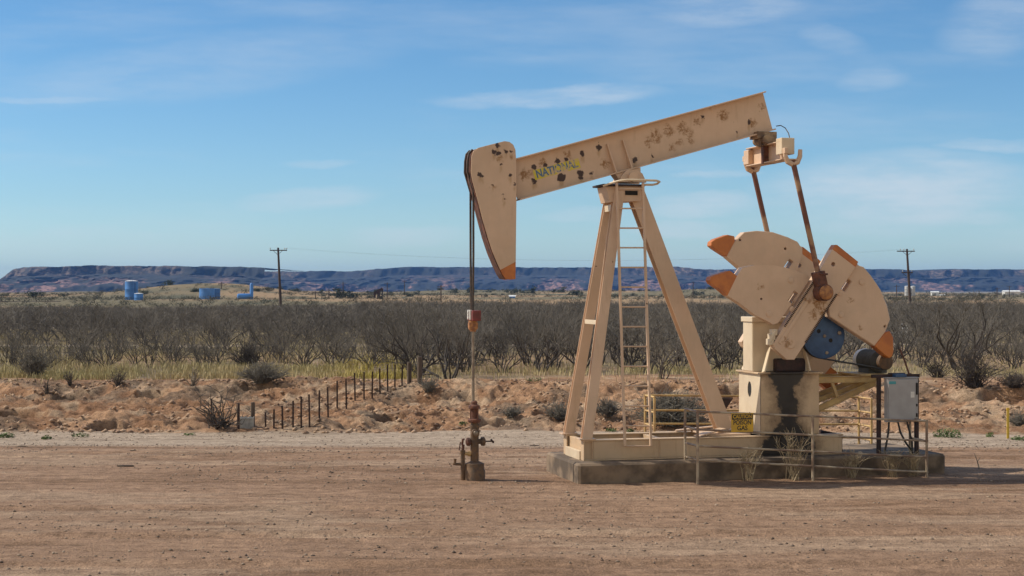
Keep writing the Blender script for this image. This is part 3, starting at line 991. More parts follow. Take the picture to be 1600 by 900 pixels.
for sg in (1, -1):
    a, c_ = Vector((ptop.x, sg * .82, ptop.z)), Vector((pin.x, sg * .82, pin.z))
    d = (c_ - a).normalized()
    mb = MB(); mb.tube(a, c_, .043, n=14)
    pit = mb.build('pitman_arm', M['rust_tan'], J, smooth=True)
    mb = MB()
    # U-shaped clevis round the equalizer end
    for s2 in (-1, 1):
        mb.path([(a.x + s2*.13, a.y, a.z + .17), (a.x + s2*.125, a.y, a.z + .06), (a.x + s2*.085, a.y, a.z - .03), (a.x, a.y, a.z - .065)], [.035, .04, .045, .05], 8)
    mb.box((a.x - .16, a.y - .06, a.z + .10), (a.x - .10, a.y + .06, a.z + .19))
    mb.box((a.x - .08, a.y - .03, a.z - .002), (a.x + .08, a.y + .03, a.z + .02))
    mb.build('clevis', M['tan'], pit, bevel=.004)
    mb = MB()
    mb.bar(c_ - d * .34, c_ + d * .10, .17, .19, up=(0, 1, 0))
    mb.tube((c_.x, c_.y - .13, c_.z), (c_.x, c_.y + .10, c_.z), .135, n=20)
    mb.bar(c_ - d*.30 + Vector((-.02, -.1, 0)), c_ - d*.30 + Vector((.12, -.1, 0)), .03, .03)
    mb.build('wrist_bearing', M['rust'], pit, bevel=.01)
    mb = MB(); mb.lathe([(.115, 0), (.115, .03), (.09, .045), (.02, .047)], (c_.x, c_.y - .125, c_.z), (0, -1, 0), 24)
    mb.build('pin_cap', M['brass'], pit, smooth=True)

# cranks and counterweights, laid out in the crank's own axes (along the arm, across it)
VC = -.70
CR = P(1255, 500, VC)
A_ = P(1255 + .545*150, 500 - .84*150, VC) - CR; A_.y = 0; A_.normalize()
B_ = Vector((A_.z, 0, -A_.x))                      # across, to the right in the photo


def ab(px, py):
    p = P(px, py, VC) - CR
    return (p.dot(A_), p.dot(B_))


def uz(q):
    p = CR + A_ * q[0] + B_ * q[1]
    return (p.x, p.z)


def circle(c, r, n=12):
    return [(c[0] + r*math.cos(2*math.pi*i/n), c[1] + r*math.sin(2*math.pi*i/n)) for i in range(n)]


def slot(c, l, w):
    return [(c[0]-l/2, c[1]-w/2), (c[0]+l/2, c[1]-w/2), (c[0]+l/2, c[1]+w/2), (c[0]-l/2, c[1]+w/2)]


Rout = [ab(x, y) for x, y in ((1297, 495), (1292, 472), (1303, 440), (1330, 416), (1340, 412), (1343, 415), (1350, 417), (1362, 431), (1377, 453), (1387, 478), (1391.5, 499), (1384, 519), (1367, 541))]
Rtip = [ab(x, y) for x, y in ((1384, 519), (1391, 517), (1396.5, 527), (1397, 549), (1395, 557), (1390, 560), (1384, 556), (1367, 541))]
Rholes = [slot(ab(1322.5, 445.5), .20, .085), circle(ab(1347, 441), .022, 8), circle(ab(1315, 492), .022, 8), circle(ab(1383, 510), .02, 8)]
Lout = [ab(x, y) for x, y in ((1152, 431), (1161, 418), (1180, 414.3), (1195, 414.3), (1212, 415), (1228, 418), (1243, 423), (1262, 430), (1266, 434), (1216, 505), (1208, 507), (1200, 502), (1180, 492), (1155, 473), (1137, 462))]
Ltip = [ab(x, y) for x, y in ((1137, 462), (1128, 454), (1112, 443), (1109.5, 438), (1111, 433), (1116, 430.5), (1141, 423), (1152, 431))]
Lholes = [slot(ab(1239.5, 464), .20, .085), circle(ab(1236, 438), .022, 8), circle(ab(1202, 491), .022, 8), circle(ab(1190, 467), .02, 8)]


def weight(crank, body, tip, holes, side, mirror=1):
    tr = lambda lp: [uz((q[0], q[1] * mirror)) for q in lp]
    vv0, vv1 = side * .69, side * .50
    mb = MB()
    mb.plate([tr(body)] + [tr(h) for h in holes], vv0, vv1, 0)
    mb.plate([tr(tip)], vv0, vv1, 1)
    o = mb.build('counterweight', [M['tan_clean'], M['orange']], crank, bevel=.013)
    return o


for side in (-1, 1):
    v0, v1 = side * .74, side * .57
    mb = MB()
    lo_, hi_a, hw = -.665, 1.21, .245
    body = [(lo_ + .04, -hw + .03), (lo_, -hw * .55), (lo_ - .02, hw * .5), (lo_ + .05, hw - .02), (hi_a, hw), (hi_a, -hw * 1.02)]
    tip = [(hi_a, hw), (hi_a + .095, hw * .96), (hi_a + .105, -hw * .9), (hi_a + .09, -hw * 1.02), (hi_a, -hw * 1.02)]
    mb.plate([[uz(q) for q in body], [uz(q) for q in circle((1.02, -.10), .035, 10)]], v0, v1, 0)
    mb.plate([[uz(q) for q in tip]], v0, v1, 1)
    # raised rack strips with teeth along both edges
    racks = []
    for e in (-1, 1):
        teeth = MB(); racks.append(teeth)
        for k in range(34):
            a0 = -.28 + k * .028
            q = [(a0, e*.205), (a0 + .014, e*.205), (a0 + .014, e*.238), (a0, e*.238)]
            teeth.plate([[uz(p) for p in q]], side * .741, side * .757, 0)
    q = [(-.55, -.16), (.45, -.16), (.45, -.10), (-.55, -.10)]
    mb.plate([[uz(p) for p in q]], side * .741, side * .752, 0)
    ck = mb.build('crank', [M['tan_clean'], M['orange']], J, bevel=.010)
    for teeth in racks: teeth.build('rack', M['dark_rust'], ck)  # teeth coloured dark to stand for the shadow gaps along the rack
    mb = MB()
    p = uz((-.44, .02))
    mb.tube((p[0], side * .60, p[1]), (p[0], side * .755, p[1]), .085, n=20)
    mb.build('crank_boss', M['tan_clean'], ck, bevel=.005)
    if side < 0:
        mb = MB()
        for k, q in enumerate(((-.52, -.275), (-.44, -.29), (-.60, -.25))):
            p2 = uz(q)
            mb.box((p2[0] - .05, side*.72, p2[1] - .05), (p2[0] + .04, side*.60, p2[1] + .05))
        p2, p3 = uz((-.62, -.27)), uz((-.40, -.30))
        mb.path([(p2[0], side*.70, p2[1]), (p3[0], side*.70, p3[1])], .03, 8)
        mb.build('crank_clamp', M['pale'], ck, bevel=.006)
    if side < 0:
        weight(ck, Rout, Rtip, Rholes, side, 1); weight(ck, Lout, Ltip, Lholes, side, 1)
    else:   # the far crank carries the same pair the other way round
        weight(ck, Rout, Rtip, Rholes, side, -1); weight(ck, Lout, Ltip, Lholes, side, -1)
    for (ax, ay) in [ab(*q_) for q_ in ((1315, 492), (1347, 441), (1236, 438), (1202, 491), (1313, 458), (1238, 483))]:
        if side > 0: ay = -ay
        p = uz((ax, ay))
        mb = MB(); mb.lathe([(.05, 0), (.046, .012), (.022, .016)], (p[0], side * .690, p[1]), (0, side, 0), 12); mb.build('weight_bolt', M['tan'], ck)

# pedestal
pl0, pl1 = P(1188, 585, -.45).x, P(1280, 585, -.45).x
ptz, pbz = P(1188, 585, -.45).z, SKT
mb = MB()
W_ = .45
mb.box((pl0 + .012, -W_, pbz), (pl1, W_, ptz))
mb.box((pl0 - .04, -W_ - .05, ptz), (pl1 + .05, W_ + .05, ptz + .03))
ped = mb.build('pedestal', M['greasy'], J, bevel=.005)
mb = MB()
cyc, czc, ra = 0.0, P(1170, 608, 0).z, .085
angs = sorted(set([2*math.pi*i/32 for i in range(32)] + [math.atan2(sz*(ptz-czc if sz > 0 else czc-pbz), sy*W_) % (2*math.pi) for sy in (1, -1) for sz in (1, -1)]))
ring_o, ring_i = [], []
for a in angs:
    c_, s_ = math.cos(a), math.sin(a)
    t = 1e9
    if abs(c_) > 1e-9: t = min(t, W_ / abs(c_))
    if abs(s_) > 1e-9: t = min(t, ((ptz - czc) if s_ > 0 else (czc - pbz)) / abs(s_))
    ring_o.append((c_*t, czc + s_*t)); ring_i.append((c_*ra*.95, czc + s_*ra*1.5))
n = len(angs)
vs = [(pl0, y, z_) for y, z_ in ring_o] + [(pl0, y, z_) for y, z_ in ring_i] + [(pl0 + .009, y, z_) for y, z_ in ring_i]
mb.add(vs, [(i, (i+1) % n, n + (i+1) % n, n + i) for i in range(n)] + [(n+i, n+(i+1) % n, 2*n+(i+1) % n, 2*n+i) for i in range(n)])
mb.build('side_plate', M['pale'], ped)
mb = MB(); mb.lathe([(.135, 0), (.01, .001)], (pl0 + .0105, 0, czc), (-1, 0, 0), 20); mb.build('hand_hole', M['void'], ped)

# gear reducer
gx0 = P(1175.5, 500, -.2).x
gz = lambda py: P(1210, py, -.2).z
mb = MB()
gl = [(gx0, gz(497)), (P(1264, 497, -.2).x, gz(497)), (P(1290, 512, -.2).x, gz(512)), (P(1292, 548, -.2).x, gz(548)), (P(1268, 562, -.2).x, gz(562)), (P(1262, 580, -.2).x, ptz + .03), (gx0, ptz + .03)]
mb.plate([gl], -.2, .2)
gear = mb.build('gear_reducer', M['pale'], J, bevel=.012)
mb = MB()
mb.box((gx0 - .02, -.24, gz(503)), (P(1262, 497, -.2).x, .24, gz(497) + .02))
for px_ in (1203, 1256):
    q0, q1 = P(px_, 543, -.3), P(px_ - 10 if px_ < 1230 else px_ + 9, 580, -.44)
    mb.bar((q0.x, -.3, q0.z), (q1.x, -.44, ptz + .03), .03, .09, up=(0, 1, 0)); mb.bar((q0.x, .3, q0.z), (q1.x, .44, ptz + .03), .03, .09, up=(0, 1, 0))
mb.build('housing_flange', M['pale'], gear, bevel=.006)
mb = MB()
mb.box((P(1212, 570, -.3).x, -.33, ptz + .03), (P(1258, 570, -.3).x, .33, gz(560)))
mb.build('oil_sump', M['dark_rust'], gear, bevel=.02)
sh = uz((-.44, .02))
mb = MB(); mb.tube((sh[0], -.72, sh[1]), (sh[0], .72, sh[1]), .09, n=20); mb.build('crankshaft', M['dark_rust'], gear)
shv = P(1286, 525, -.46)
SR = .365
mb = MB()
mb.lathe([(.05, -.012), (.30, -.012), (SR - .03, 0), (SR, .01), (SR, .035), (SR - .035, .055), (SR - .035, .075), (SR, .095), (SR, .12), (.06, .12), (.06, .28)], (shv.x, -.50, shv.z), (0, 1, 0), 40)
for k in range(3):
    t = R(35 + 120*k)
sheave = mb.build('sheave', M['blue'], gear, smooth=True)
mb = MB()
for du, dz_ in ((-.10, .08), (.11, -.07)):
    mb = MB(); mb.lathe([(.035, 0), (.03, .004)], (shv.x + du, -.513, shv.z + dz_), (0, -1, 0), 12); mb.build('spoke_hole', M['void'], sheave)
mb = MB()
for du, dz_, r in ((.0, .0, .03), (.26, .05, .035), (.04, -.27, .03)):
    mb = MB(); mb.lathe([(r, 0), (r * .9, .015), (r*.4, .02)], (shv.x + du, -.511, shv.z + dz_), (0, -1, 0), 12); mb.build('hub_bolt', M['steel'], sheave)

# motor mount arm
mb = MB()
for v in (-.36, .36):
    a, c_ = P(1281, 593.5, v), P(1374, 593.5, v)
    za = P(1281, 593.5, -.36).z
    e_u, s_u = P(1374, 593, -.36).x, pl1
    mb.ibeam((s_u, v, za), (e_u, v, za), .07, .105, .012, .02)
    d0_, d1_ = P(1283, 640, -.36), P(1368, 600, -.36)
    mb.ibeam((s_u, v, d0_.z), (d1_.x, v, za - .055), .07, .10, .012, .02)
    mb.ibeam((s_u + .03, v*.55, d0_.z + .12), (d1_.x - .1, v*.55, za - .06), .06, .08, .012, .02)
    mb.bar((P(1300, 600, -.36).x, v, za - .05), (P(1308, 618, -.36).x, v, P(1308, 620, -.36).z), .05, .05)
mb.box((P(1342, 590, -.36).x, -.42, za + .055), (P(1386, 590, -.36).x, .42, za + .085))
mb.build('motor_mount', M['yellow_rail'], J, bevel=.003)
mc = P(1381, 567, -.42)
mb = MB()
mr = .185
prof = [(.06, -.06), (.10, -.05), (mr*.95, -.02), (mr, .0)]
for k in range(9):
    t = .02 + k*.05
    prof += [(mr, t), (mr*.94, t + .012), (mr*.94, t + .03), (mr, t + .042)]
prof += [(mr, .48)]
mb.lathe(prof, (mc.x, -.26, mc.z + .02), (0, 1, 0), 28)
mb.box((mc.x - .17, -.2, za + .086), (mc.x + .17, .16, mc.z - .10))
mb.box((mc.x + .08, -.14, mc.z + .02), (mc.x + .26, .10, mc.z + .17))
motor = mb.build('motor', M['motor'], J, smooth=True)
mb = MB(); mb.lathe([(mr*1.02, 0), (mr*1.05, .04), (mr*.98, .12), (mr*.55, .16)], (mc.x, .225, mc.z + .02), (0, 1, 0), 28); mb.build('fan_cover', M['white'], motor, smooth=True)
mb = MB(); mb.lathe([(.03, -.02), (.10, -.01), (.125, .0), (.125, .03), (.105, .05), (.125, .075), (.125, .10), (.05, .11), (.05, .2)], (mc.x, -.50, mc.z + .02), (0, 1, 0), 24); mb.build('motor_pulley', M['brown_iron'], motor, smooth=True)
# drive belts round the two pulleys
A0, A1 = Vector((shv.x, 0, shv.z)), Vector((mc.x, 0, mc.z + .02))
dd = A1 - A0; D_ = dd.length; dd.normalize()
for yv in (-.478, -.405):
    ra_, rb_ = SR - .005, .122
    al = math.asin((ra_ - rb_) / D_)
    base = math.atan2(dd.z, dd.x)
    lp = []
    for i in range(25):
        t = base + math.pi/2 - al + (2*math.pi - (math.pi - 2*al)) * i / 24 if False else base + (math.pi/2 - al) + (math.pi + 2*al) * i / 24
        lp.append((A0.x + ra_*math.cos(t), yv, A0.z + ra_*math.sin(t)))
    for i in range(15):
        t = base - (math.pi/2 - al) + (math.pi - 2*al) * i / 14
        lp.append((A1.x + rb_*math.cos(t), yv, A1.z + rb_*math.sin(t)))
    lp.append(lp[0])
    mb = MB(); mb.path(lp, .013, 6)
    mb.build('drive_belt', M['black'], J)

# ------------------------------------------------------------------ control cabinet on its posts
def onz(px, py, zc):
    Y = (CAM_Z - zc) * FPX / (py - 450)
    dx, dy = (px - 800) / FPX * Y - OX, Y - OY
    return dx * CA + dy * SA, -dx * SA + dy * CA
pu, pv = onz(1373, 712, pz1)
VB = -.80
cab = unit_thing('control_cabinet', 'grey electrical control cabinet on two dark rusty posts behind the guard rail', 'electrical cabinet', (P(1410, 712, VB).x, VB, pz1))
for px_, ytop in ((1373, 588), (1432, 585)):
    q = P(px_, ytop, VB)
    mb = MB(); mb.box((q.x - .03, VB - .03, pz1 - .002), (q.x + .03, VB + .03, q.z)); mb.build('post', M['dark_rust'], cab, bevel=.006)
c0, c1 = P(1387, 592, VB - .16), P(1435, 659, VB - .16)
mb = MB()
mb.box((c0.x, VB - .15, c1.z), (c1.x, VB - .035, c0.z))
mb.box((c0.x - .015, VB - .155, c0.z + .001), (c1.x + .015, VB - .03, c0.z + .022))
mb.build('case', M['cabinet'], cab, bevel=.006)
mb = MB(); mb.box((c0.x + .012, VB - .172, c1.z + .012), (c1.x - .05, VB - .152, c0.z - .012)); door = mb.build('door', M['cabinet'], cab, bevel=.005)
mb = MB(); mb.box((c1.x - .045, VB - .19, c0.z - .26), (c1.x - .012, VB - .155, c0.z - .07)); mb.build('switch_handle', M['black'], cab, bevel=.005)
for za_, zb_ in ((.08, .14), (.25, .29)):
    mb = MB(); mb.box((c1.x - .04, VB - .18, c1.z + za_), (c1.x - .02, VB - .155, c1.z + zb_)); mb.build('latch', M['black'], cab, bevel=.005)
mb = MB(); q = P(1389, 597, VB - .17); mb.box((q.x, VB - .176, q.z - .035), (q.x + .12, VB - .173, q.z + .012)); mb.build('badge', M['teal'], cab)
mb = MB(); q = P(1423, 613, VB - .17); mb.box((q.x, VB - .176, q.z - .085), (q.x + .065, VB - .173, q.z + .01)); mb.build('sticker', M['white'], cab)
mb = MB()
q0, q1 = P(1371, 592, VB), P(1436, 589, VB)
mb.box((q0.x - .1, VB - .03, q1.z - .005), (q1.x, VB + .03, q1.z + .05))
mb.box((P(1390, 590, VB).x, VB - .06, q1.z + .03), (P(1412, 590, VB).x, VB + .06, q1.z + .07))
mb.build('cross_rail', M['dark_rust'], cab, bevel=.004)
mb = MB(); q = P(1392, 590, VB); mb.box((q.x, VB - .17, c0.z + .024), (q.x + .19, VB - .05, c0.z + .075)); mb.build('junction_box', M['blue'], cab, bevel=.004)
for l in ([(1389, 659), (1388, 676), (1385, 694), (1381, 712)], [(1403, 659), (1407, 676), (1416, 693), (1425, 704)], [(1417, 659), (1421, 674), (1425, 690), (1426, 712)]):
    mb = MB(); mb.path([P(x, y, VB - .10) for x, y in l], .017, 8); mb.build('cable', M['black'], cab, smooth=True)
mb = MB(); mb.path([P(1421, 586, VB), P(1414, 565, VB), P(1406, 545, VB)], .015, 8); q = P(1421, 586, VB); mb.tube(q - Vector((0, 0, .05)), q + Vector((0, 0, .03)), .03, n=10); mb.build('conduit', M['rust'], cab)

# ------------------------------------------------------------------ guard rails round the cranks
def guard(name, label, posts, rails, returns, mat, v):
    """posts: px list; rails: (px0, y0, px1, y1); returns: (px of panel end, length away)"""
    o = unit_thing(name, label, 'guard rail', (P(posts[len(posts)//2], 700, v).x, v, 0))
    for px_ in posts:
        u = P(px_, 700, v).x
        i = min(range(len(rails[:1])), key=lambda k: 0)
        x0, y0, x1, y1 = rails[0]
        zt = P(x0, y0, v).z + (P(x1, y1, v).z - P(x0, y0, v).z) * (u - P(x0, y0, v).x) / (P(x1, y1, v).x - P(x0, y0, v).x)
        mb = MB(); mb.tube((u, v, -.02 if abs(v) > 1 else pz1), (u, v, zt + .02), .021, n=10); mb.build('post', mat, o, smooth=True)
    for (x0, y0, x1, y1) in rails:
        mb = MB(); mb.tube(P(x0, y0, v), P(x1, y1, v), .0165, n=8); mb.build('rail', mat, o, smooth=True)
    for (px_, dv) in returns:
        u = P(px_, 700, v).x
        mb = MB()
        for (x0, y0, x1, y1) in rails:
            zt = P(x0, y0, v).z + (P(x1, y1, v).z - P(x0, y0, v).z) * (u - P(x0, y0, v).x) / (P(x1, y1, v).x - P(x0, y0, v).x)
            mb.tube((u, v, zt), (u, v + dv, zt), .0165, n=8)
        zt = P(rails[0][0], rails[0][1], v).z
        mb.tube((u, v + dv, -.02), (u, v + dv, P(px_, rails[0][1], v).z - .02), .021, n=10)
        mb.build('return_frame', mat, o)
    return o


guard('guard_rail', 'pale four bar pipe guard rail on the near side of the pump jack', [1090, 1270, 1448],
      [(1088, 643, 1450, 658), (1090, 671, 1450, 689), (1090, 697, 1450, 714), (1090, 719, 1450, 738)], [(1090, .55), (1448, .55)], M['rail'], -1.35)
guard('guard_rail', 'ochre pipe guard rail on the far side behind the ladder and rear leg', [1008, 1180, 1342],
      [(1006, 617.5, 1343, 620.5), (1008, 641, 1343, 642), (1008, 662, 1343, 663), (1008, 682, 1343, 684)], [(1008, -.48), (1342, -.48)], M['yellow_rail'], 1.35)

# caution sign hung on the near rail
SV = -1.385
s0, s1 = P(1142.5, 646, SV), P(1177, 674.5, SV)
sg_ = unit_thing('warning_sign', 'yellow and black CAUTION POISON GAS sign hung on the near guard rail', 'sign', ((s0.x + s1.x)/2, SV, s1.z))
mb = MB(); mb.box((s0.x, SV - .002, s1.z), (s1.x, SV + .004, s0.z)); mb.build('panel', M['sign_yellow'], sg_)
hh_ = s0.z - s1.z
mb = MB(); mb.box((s0.x + .012, SV - .0045, s0.z - hh_*.34), (s1.x - .012, SV - .0025, s0.z - .012)); mb.build('header_band', M['sign_black'], sg_)


def sign_text(t, zc, size, mat, dv, sx_=1.0):
    mw = Matrix.Translation(((s0.x + s1.x)/2, SV - dv, zc)) @ Matrix(((1, 0, 0, 0), (0, 0, -1, 0), (0, 1, 0, 0), (0, 0, 0, 1)))
    lettering(t, size, mat, 'lettering', sg_, mw, .0007, .0022, sx_)
sign_text('CAUTION', s0.z - hh_*.185, .078, M['sign_yellow'], .0055, .88)
sign_text('POISON', s0.z - hh_*.50, .098, M['sign_black'], .0035, .84)
sign_text('GAS', s0.z - hh_*.80, .098, M['sign_black'], .0035, .95)
mb = MB()
for x in (s0.x + .05, s1.x - .05): mb.tube((x, SV - .006, s0.z - .012), (x, SV + .03, s0.z + .012), .005, n=6)
mb.build('wire_tie', M['steel'], sg_)

# ------------------------------------------------------------------ wellhead
w = unit_thing('wellhead', 'dark rusty wellhead with valves standing under the polished rod', 'wellhead', (0, 0, 0))
U = lambda px: P(px, 680, 0).x
Zp = lambda py: P(740, py, 0).z
mb = MB()
mb.lathe([(.165, Zp(770)), (.165, Zp(735)), (.15, Zp(733)), (.15, Zp(724)), (.10, Zp(722)), (.065, Zp(720)), (.065, Zp(672)), (.075, Zp(668)), (.075, Zp(664)), (.055, Zp(662)), (.055, Zp(655))], (U(741.5), 0, 0), (0, 0, 1), 20)
mb.build('casing_head', M['brown_iron'], w, smooth=True)
mb = MB()
mb.lathe([(.085, Zp(660)), (.105, Zp(658)), (.105, Zp(655)), (.05, Zp(653)), (.05, Zp(640)), (.09, Zp(638)), (.09, Zp(634)), (.05, Zp(632)), (.05, Zp(628)), (.025, Zp(626))], (U(741), 0, 0), (0, 0, 1), 16)
for a in range(4):
    t = R(30 + 90*a)
    mb.tube((U(741) + .078*math.cos(t), .078*math.sin(t), Zp(658)), (U(741) + .078*math.cos(t), .078*math.sin(t), Zp(633)), .012, n=6)
mb.build('stuffing_box', M['rust'], w, bevel=.003)
mb = MB()
mb.lathe([(.062, 0), (.062, .05), (.045, .055)], (U(741), -.06, Zp(676)), (0, -1, 0), 18)
un = mb.build('union_nut', M['brown_iron'], w, smooth=True)
mb = MB(); mb.lathe([(.04, 0), (.035, .012), (.01, .02)], (U(741), -.116, Zp(676)), (0, -1, 0), 14); mb.build('cap', M['steel'], un, smooth=True)
mb = MB()
mb.tube((U(745), 0, Zp(690)), (U(752), 0, Zp(690)), .04, n=12)
mb.lathe([(.05, 0), (.07, .01), (.07, .06), (.04, .075)], (U(751), 0, Zp(690)), (1, 0, 0), 10)
va = mb.build('valve', M['brown_iron'], w)
mb = MB(); mb.tube((U(756), 0, Zp(690)), (U(768), 0, Zp(690)), .012, n=8); mb.path([(U(767), -.03, Zp(687.5)), (U(769), 0, Zp(690)), (U(771.5), .01, Zp(692))], .017, 8); mb.build('handle', M['dark_rust'], va)
mb = MB()
mb.tube((U(730), 0, Zp(690)), (U(738), 0, Zp(690)), .035, n=12)
mb.lathe([(.04, 0), (.065, .015), (.065, .06), (.04, .075)], (U(728), 0, Zp(690)), (1, 0, 0), 10)
mb.build('valve', M['rust'], w)
mb = MB()
mb.tube((U(723), 0, Zp(770)), (U(723), 0, Zp(706)), .034, n=12)
mb.tube((U(723), 0, Zp(703)), (U(723), 0, Zp(709)), .042, n=12)
ris = mb.build('riser_pipe', M['brown_iron'], w)
mb = MB()
mb.tube((U(722), 0, Zp(708)), (U(737), 0, Zp(709)), .03, n=12); mb.tube((U(731), 0, Zp(708.6)), (U(735), 0, Zp(709)), .04, n=10)
mb.build('cross_pipe', M['yellow_rail'], w)
mb = MB()
mb.tube((U(723), 0, Zp(703)), (U(724), 0, Zp(694)), .022, n=8)
mb.path([(U(722), 0, Zp(695)), (U(723), -.01, Zp(686)), (U(725.5), -.01, Zp(686))], .018, 8)
mb.path([(U(723), 0, Zp(695)), (U(719), -.02, Zp(690)), (U(717), -.02, Zp(703))], .010, 6)
mb.build('needle_valve', M['rust'], ris)
mb = MB()
mb.tube((U(722), 0, Zp(725)), (U(708), 0, Zp(724)), .022, n=10); mb.tube((U(711), 0, Zp(724)), (U(711), 0, Zp(718)), .02, n=8); mb.box((U(709), -.02, Zp(718)), (U(713), .02, Zp(716)))
mb.build('drain_valve', M['brown_iron'], ris)

# ------------------------------------------------------------------ fence and small things on the bank
T_POSTS = [(331, 632, 658), (415.6, 645, 670), (428, 641, 670), (442, 634, 670), (458, 628, 669), (471, 621, 668), (484, 617, 668), (499, 611, 655), (513, 605, 653), (527, 599, 640),
           (541.5, 593, 640), (555, 585, 628), (569, 584, 626), (581.5, 581, 623), (594, 576, 615), (606, 571, 611), (617, 570, 607), (628, 571, 603)]
bases = [ground_at(x, yb) for x, yt, yb in T_POSTS]
fence = thing('wire_fence', 'line of thin rusty steel fence posts with wire climbing the eroded red bank', 'fence', bases[5])
tops = []
for (x, yt, yb), p in zip(T_POSTS, bases):
    hgt = (yb - yt) / FPX * p.y
    ln = rng.uniform(-.02, .02)
    mb = MB()
    q0 = p - bases[5]
    mb.bar(q0 - Vector((0, 0, .15)), q0 + Vector((ln, 0, hgt)), .012, .05, up=(0, 1, 0)); mb.bar(q0 - Vector((0, .014, .15)), q0 + Vector((ln, -.014, hgt)), .045, .010, up=(0, 1, 0))
    mb.build('fence_post', M['post'], fence)
    tops.append(q0 + Vector((ln, -.03, hgt)))
mb = MB()
for fr in (.12, .45):
    mb.path([t - Vector((0, 0, fr)) for t in tops[1:]], .0035, 4)
mb.build('wire', M['post'], fence)


def post_thing(px, yt, yb, wpx, label, mat, name='wooden_post', lean=0.0, cat='fence post', group=None):
    p = ground_at(px, yb)
    k = p.y / FPX
    o = thing(name, label, cat, p, 0, group)
    r = wpx * k / 2
    hgt = (yb - yt) * k
    mb = MB(); mb.path([(0, 0, -.2), (lean*.4, 0, hgt*.4), (lean*.8, .01, hgt*.8), (lean, .01, hgt)], [r*1.05, r*1.02, r*.98, r*.95], 10)
    mb.build('shaft', mat, o, smooth=True)
    mb = MB(); mb.tube((lean, .01, hgt), (lean, .01, hgt + r*.12), r*.93, r*.75, n=10); mb.build('post_top', mat, o)
    return o


post_thing(372.5, 633, 671, 4.2, 'slim dark steel gatepost standing left of the pale ribbed panel', M['post'], 'gate_post')
post_thing(395, 629, 668, 6.5, 'stout brown wooden post standing right of the pale ribbed panel', M['wood'])
post_thing(639.5, 566, 599, 7, 'short dark wooden post ending the row of steel fence posts', M['wood'])
post_thing(656, 558, 598, 8, 'thick dark wooden post, right of two at the top end of the fence', M['wood'])
q = ground_at(386, 671)
k = q.y / FPX
pn = thing('ribbed_panel', 'pale grey ribbed metal panel propped between two posts at the road edge', 'panel', q)
mb = MB()
nseg = 22
wid, hgt = 22*k, 20*k
vs, fs = [], []
for i in range(nseg + 1):
    x = -wid/2 + wid*i/nseg
    dy = .012 if i % 2 else -.012
    hz = hgt*(.94 + .06*math.sin(i*.9)) - (.03 if i < 2 else 0)
    vs += [(x, dy, -.05), (x, dy, hz), (x, dy + .006, -.05), (x, dy + .006, hz)]
for i in range(nseg):
    a = 4*i
    fs += [(a, a+4, a+5, a+1), (a+2, a+3, a+7, a+6), (a+1, a+5, a+7, a+3)]
mb.add(vs, fs); mb.build('sheet', M['steel'] if False else simple('pale_galvanised_sheet', (.52, .50, .47), (.36, .34, .31), 9, .55), pn)
mb = MB(); mb.box((-wid/2, -.03, hgt*.8), (wid/2, -.014, hgt*.8 + .03)); mb.build('batten', M['grey_roof'], pn)

# yellow marker post
q = ground_at(1575, 686); k = q.y / FPX
mk = thing('marker_post', 'slim yellow pipeline marker post beside the road at right', 'marker post', q, R(20))
mb = MB(); mb.box((-.035, -.012, -.1), (.035, .012, 48*k), 0); mb.build('blade', M['marker_yellow'], mk, bevel=.006)
mb = MB(); mb.box((-.037, -.014, 44*k), (.037, .014, 47*k)); mb.build('cap_band', M['sign_yellow'], mk)

# utility poles
def pole(px, yt, Y, label, rows, lean=0.0, rz=0.0):
    x = wx(px, Y); z0 = h1(x, Y); zt = pz(yt, Y)
    o = thing('utility_pole', label, 'utility pole', (x, Y, z0), 0)
    H_ = zt - z0
    mb = MB(); mb.path([(lean, 0, -.5), (lean*.7, 0, H_*.3), (lean*.3, 0, H_*.7), (0, 0, H_)], [.19, .18, .15, .125], 12); mb.build('pole', M['pole'], o, smooth=True)
    c_, s_ = math.cos(rz), math.sin(rz)
    for dz_, half_l, half_r, ins in rows:
        mb = MB(); mb.bar((-half_l*c_, -.19 - half_l*s_*-1*0, H_ - dz_), (half_r*c_, -.19, H_ - dz_), .1, .13); mb.build('crossarm', M['pole'], o)
        for xi in ins:
            mb = MB(); mb.lathe([(.03, 0), (.03, .1), (.065, .12), (.07, .18), (.05, .24), (.02, .26)], (xi, -.19, H_ - dz_ + .06), (0, 0, 1), 8); mb.build('insulator', M['grey_roof'], o)
        mb = MB(); mb.bar((-.6 if half_l > .6 else -.4, -.22, H_ - dz_ - .05), (-.05, -.2, H_ - dz_ - .55), .03, .05); mb.bar((.6, -.22, H_ - dz_ - .05), (.05, -.2, H_ - dz_ - .55), .03, .05); mb.build('brace', M['pole'], o)
    return Vector((x, Y, zt))


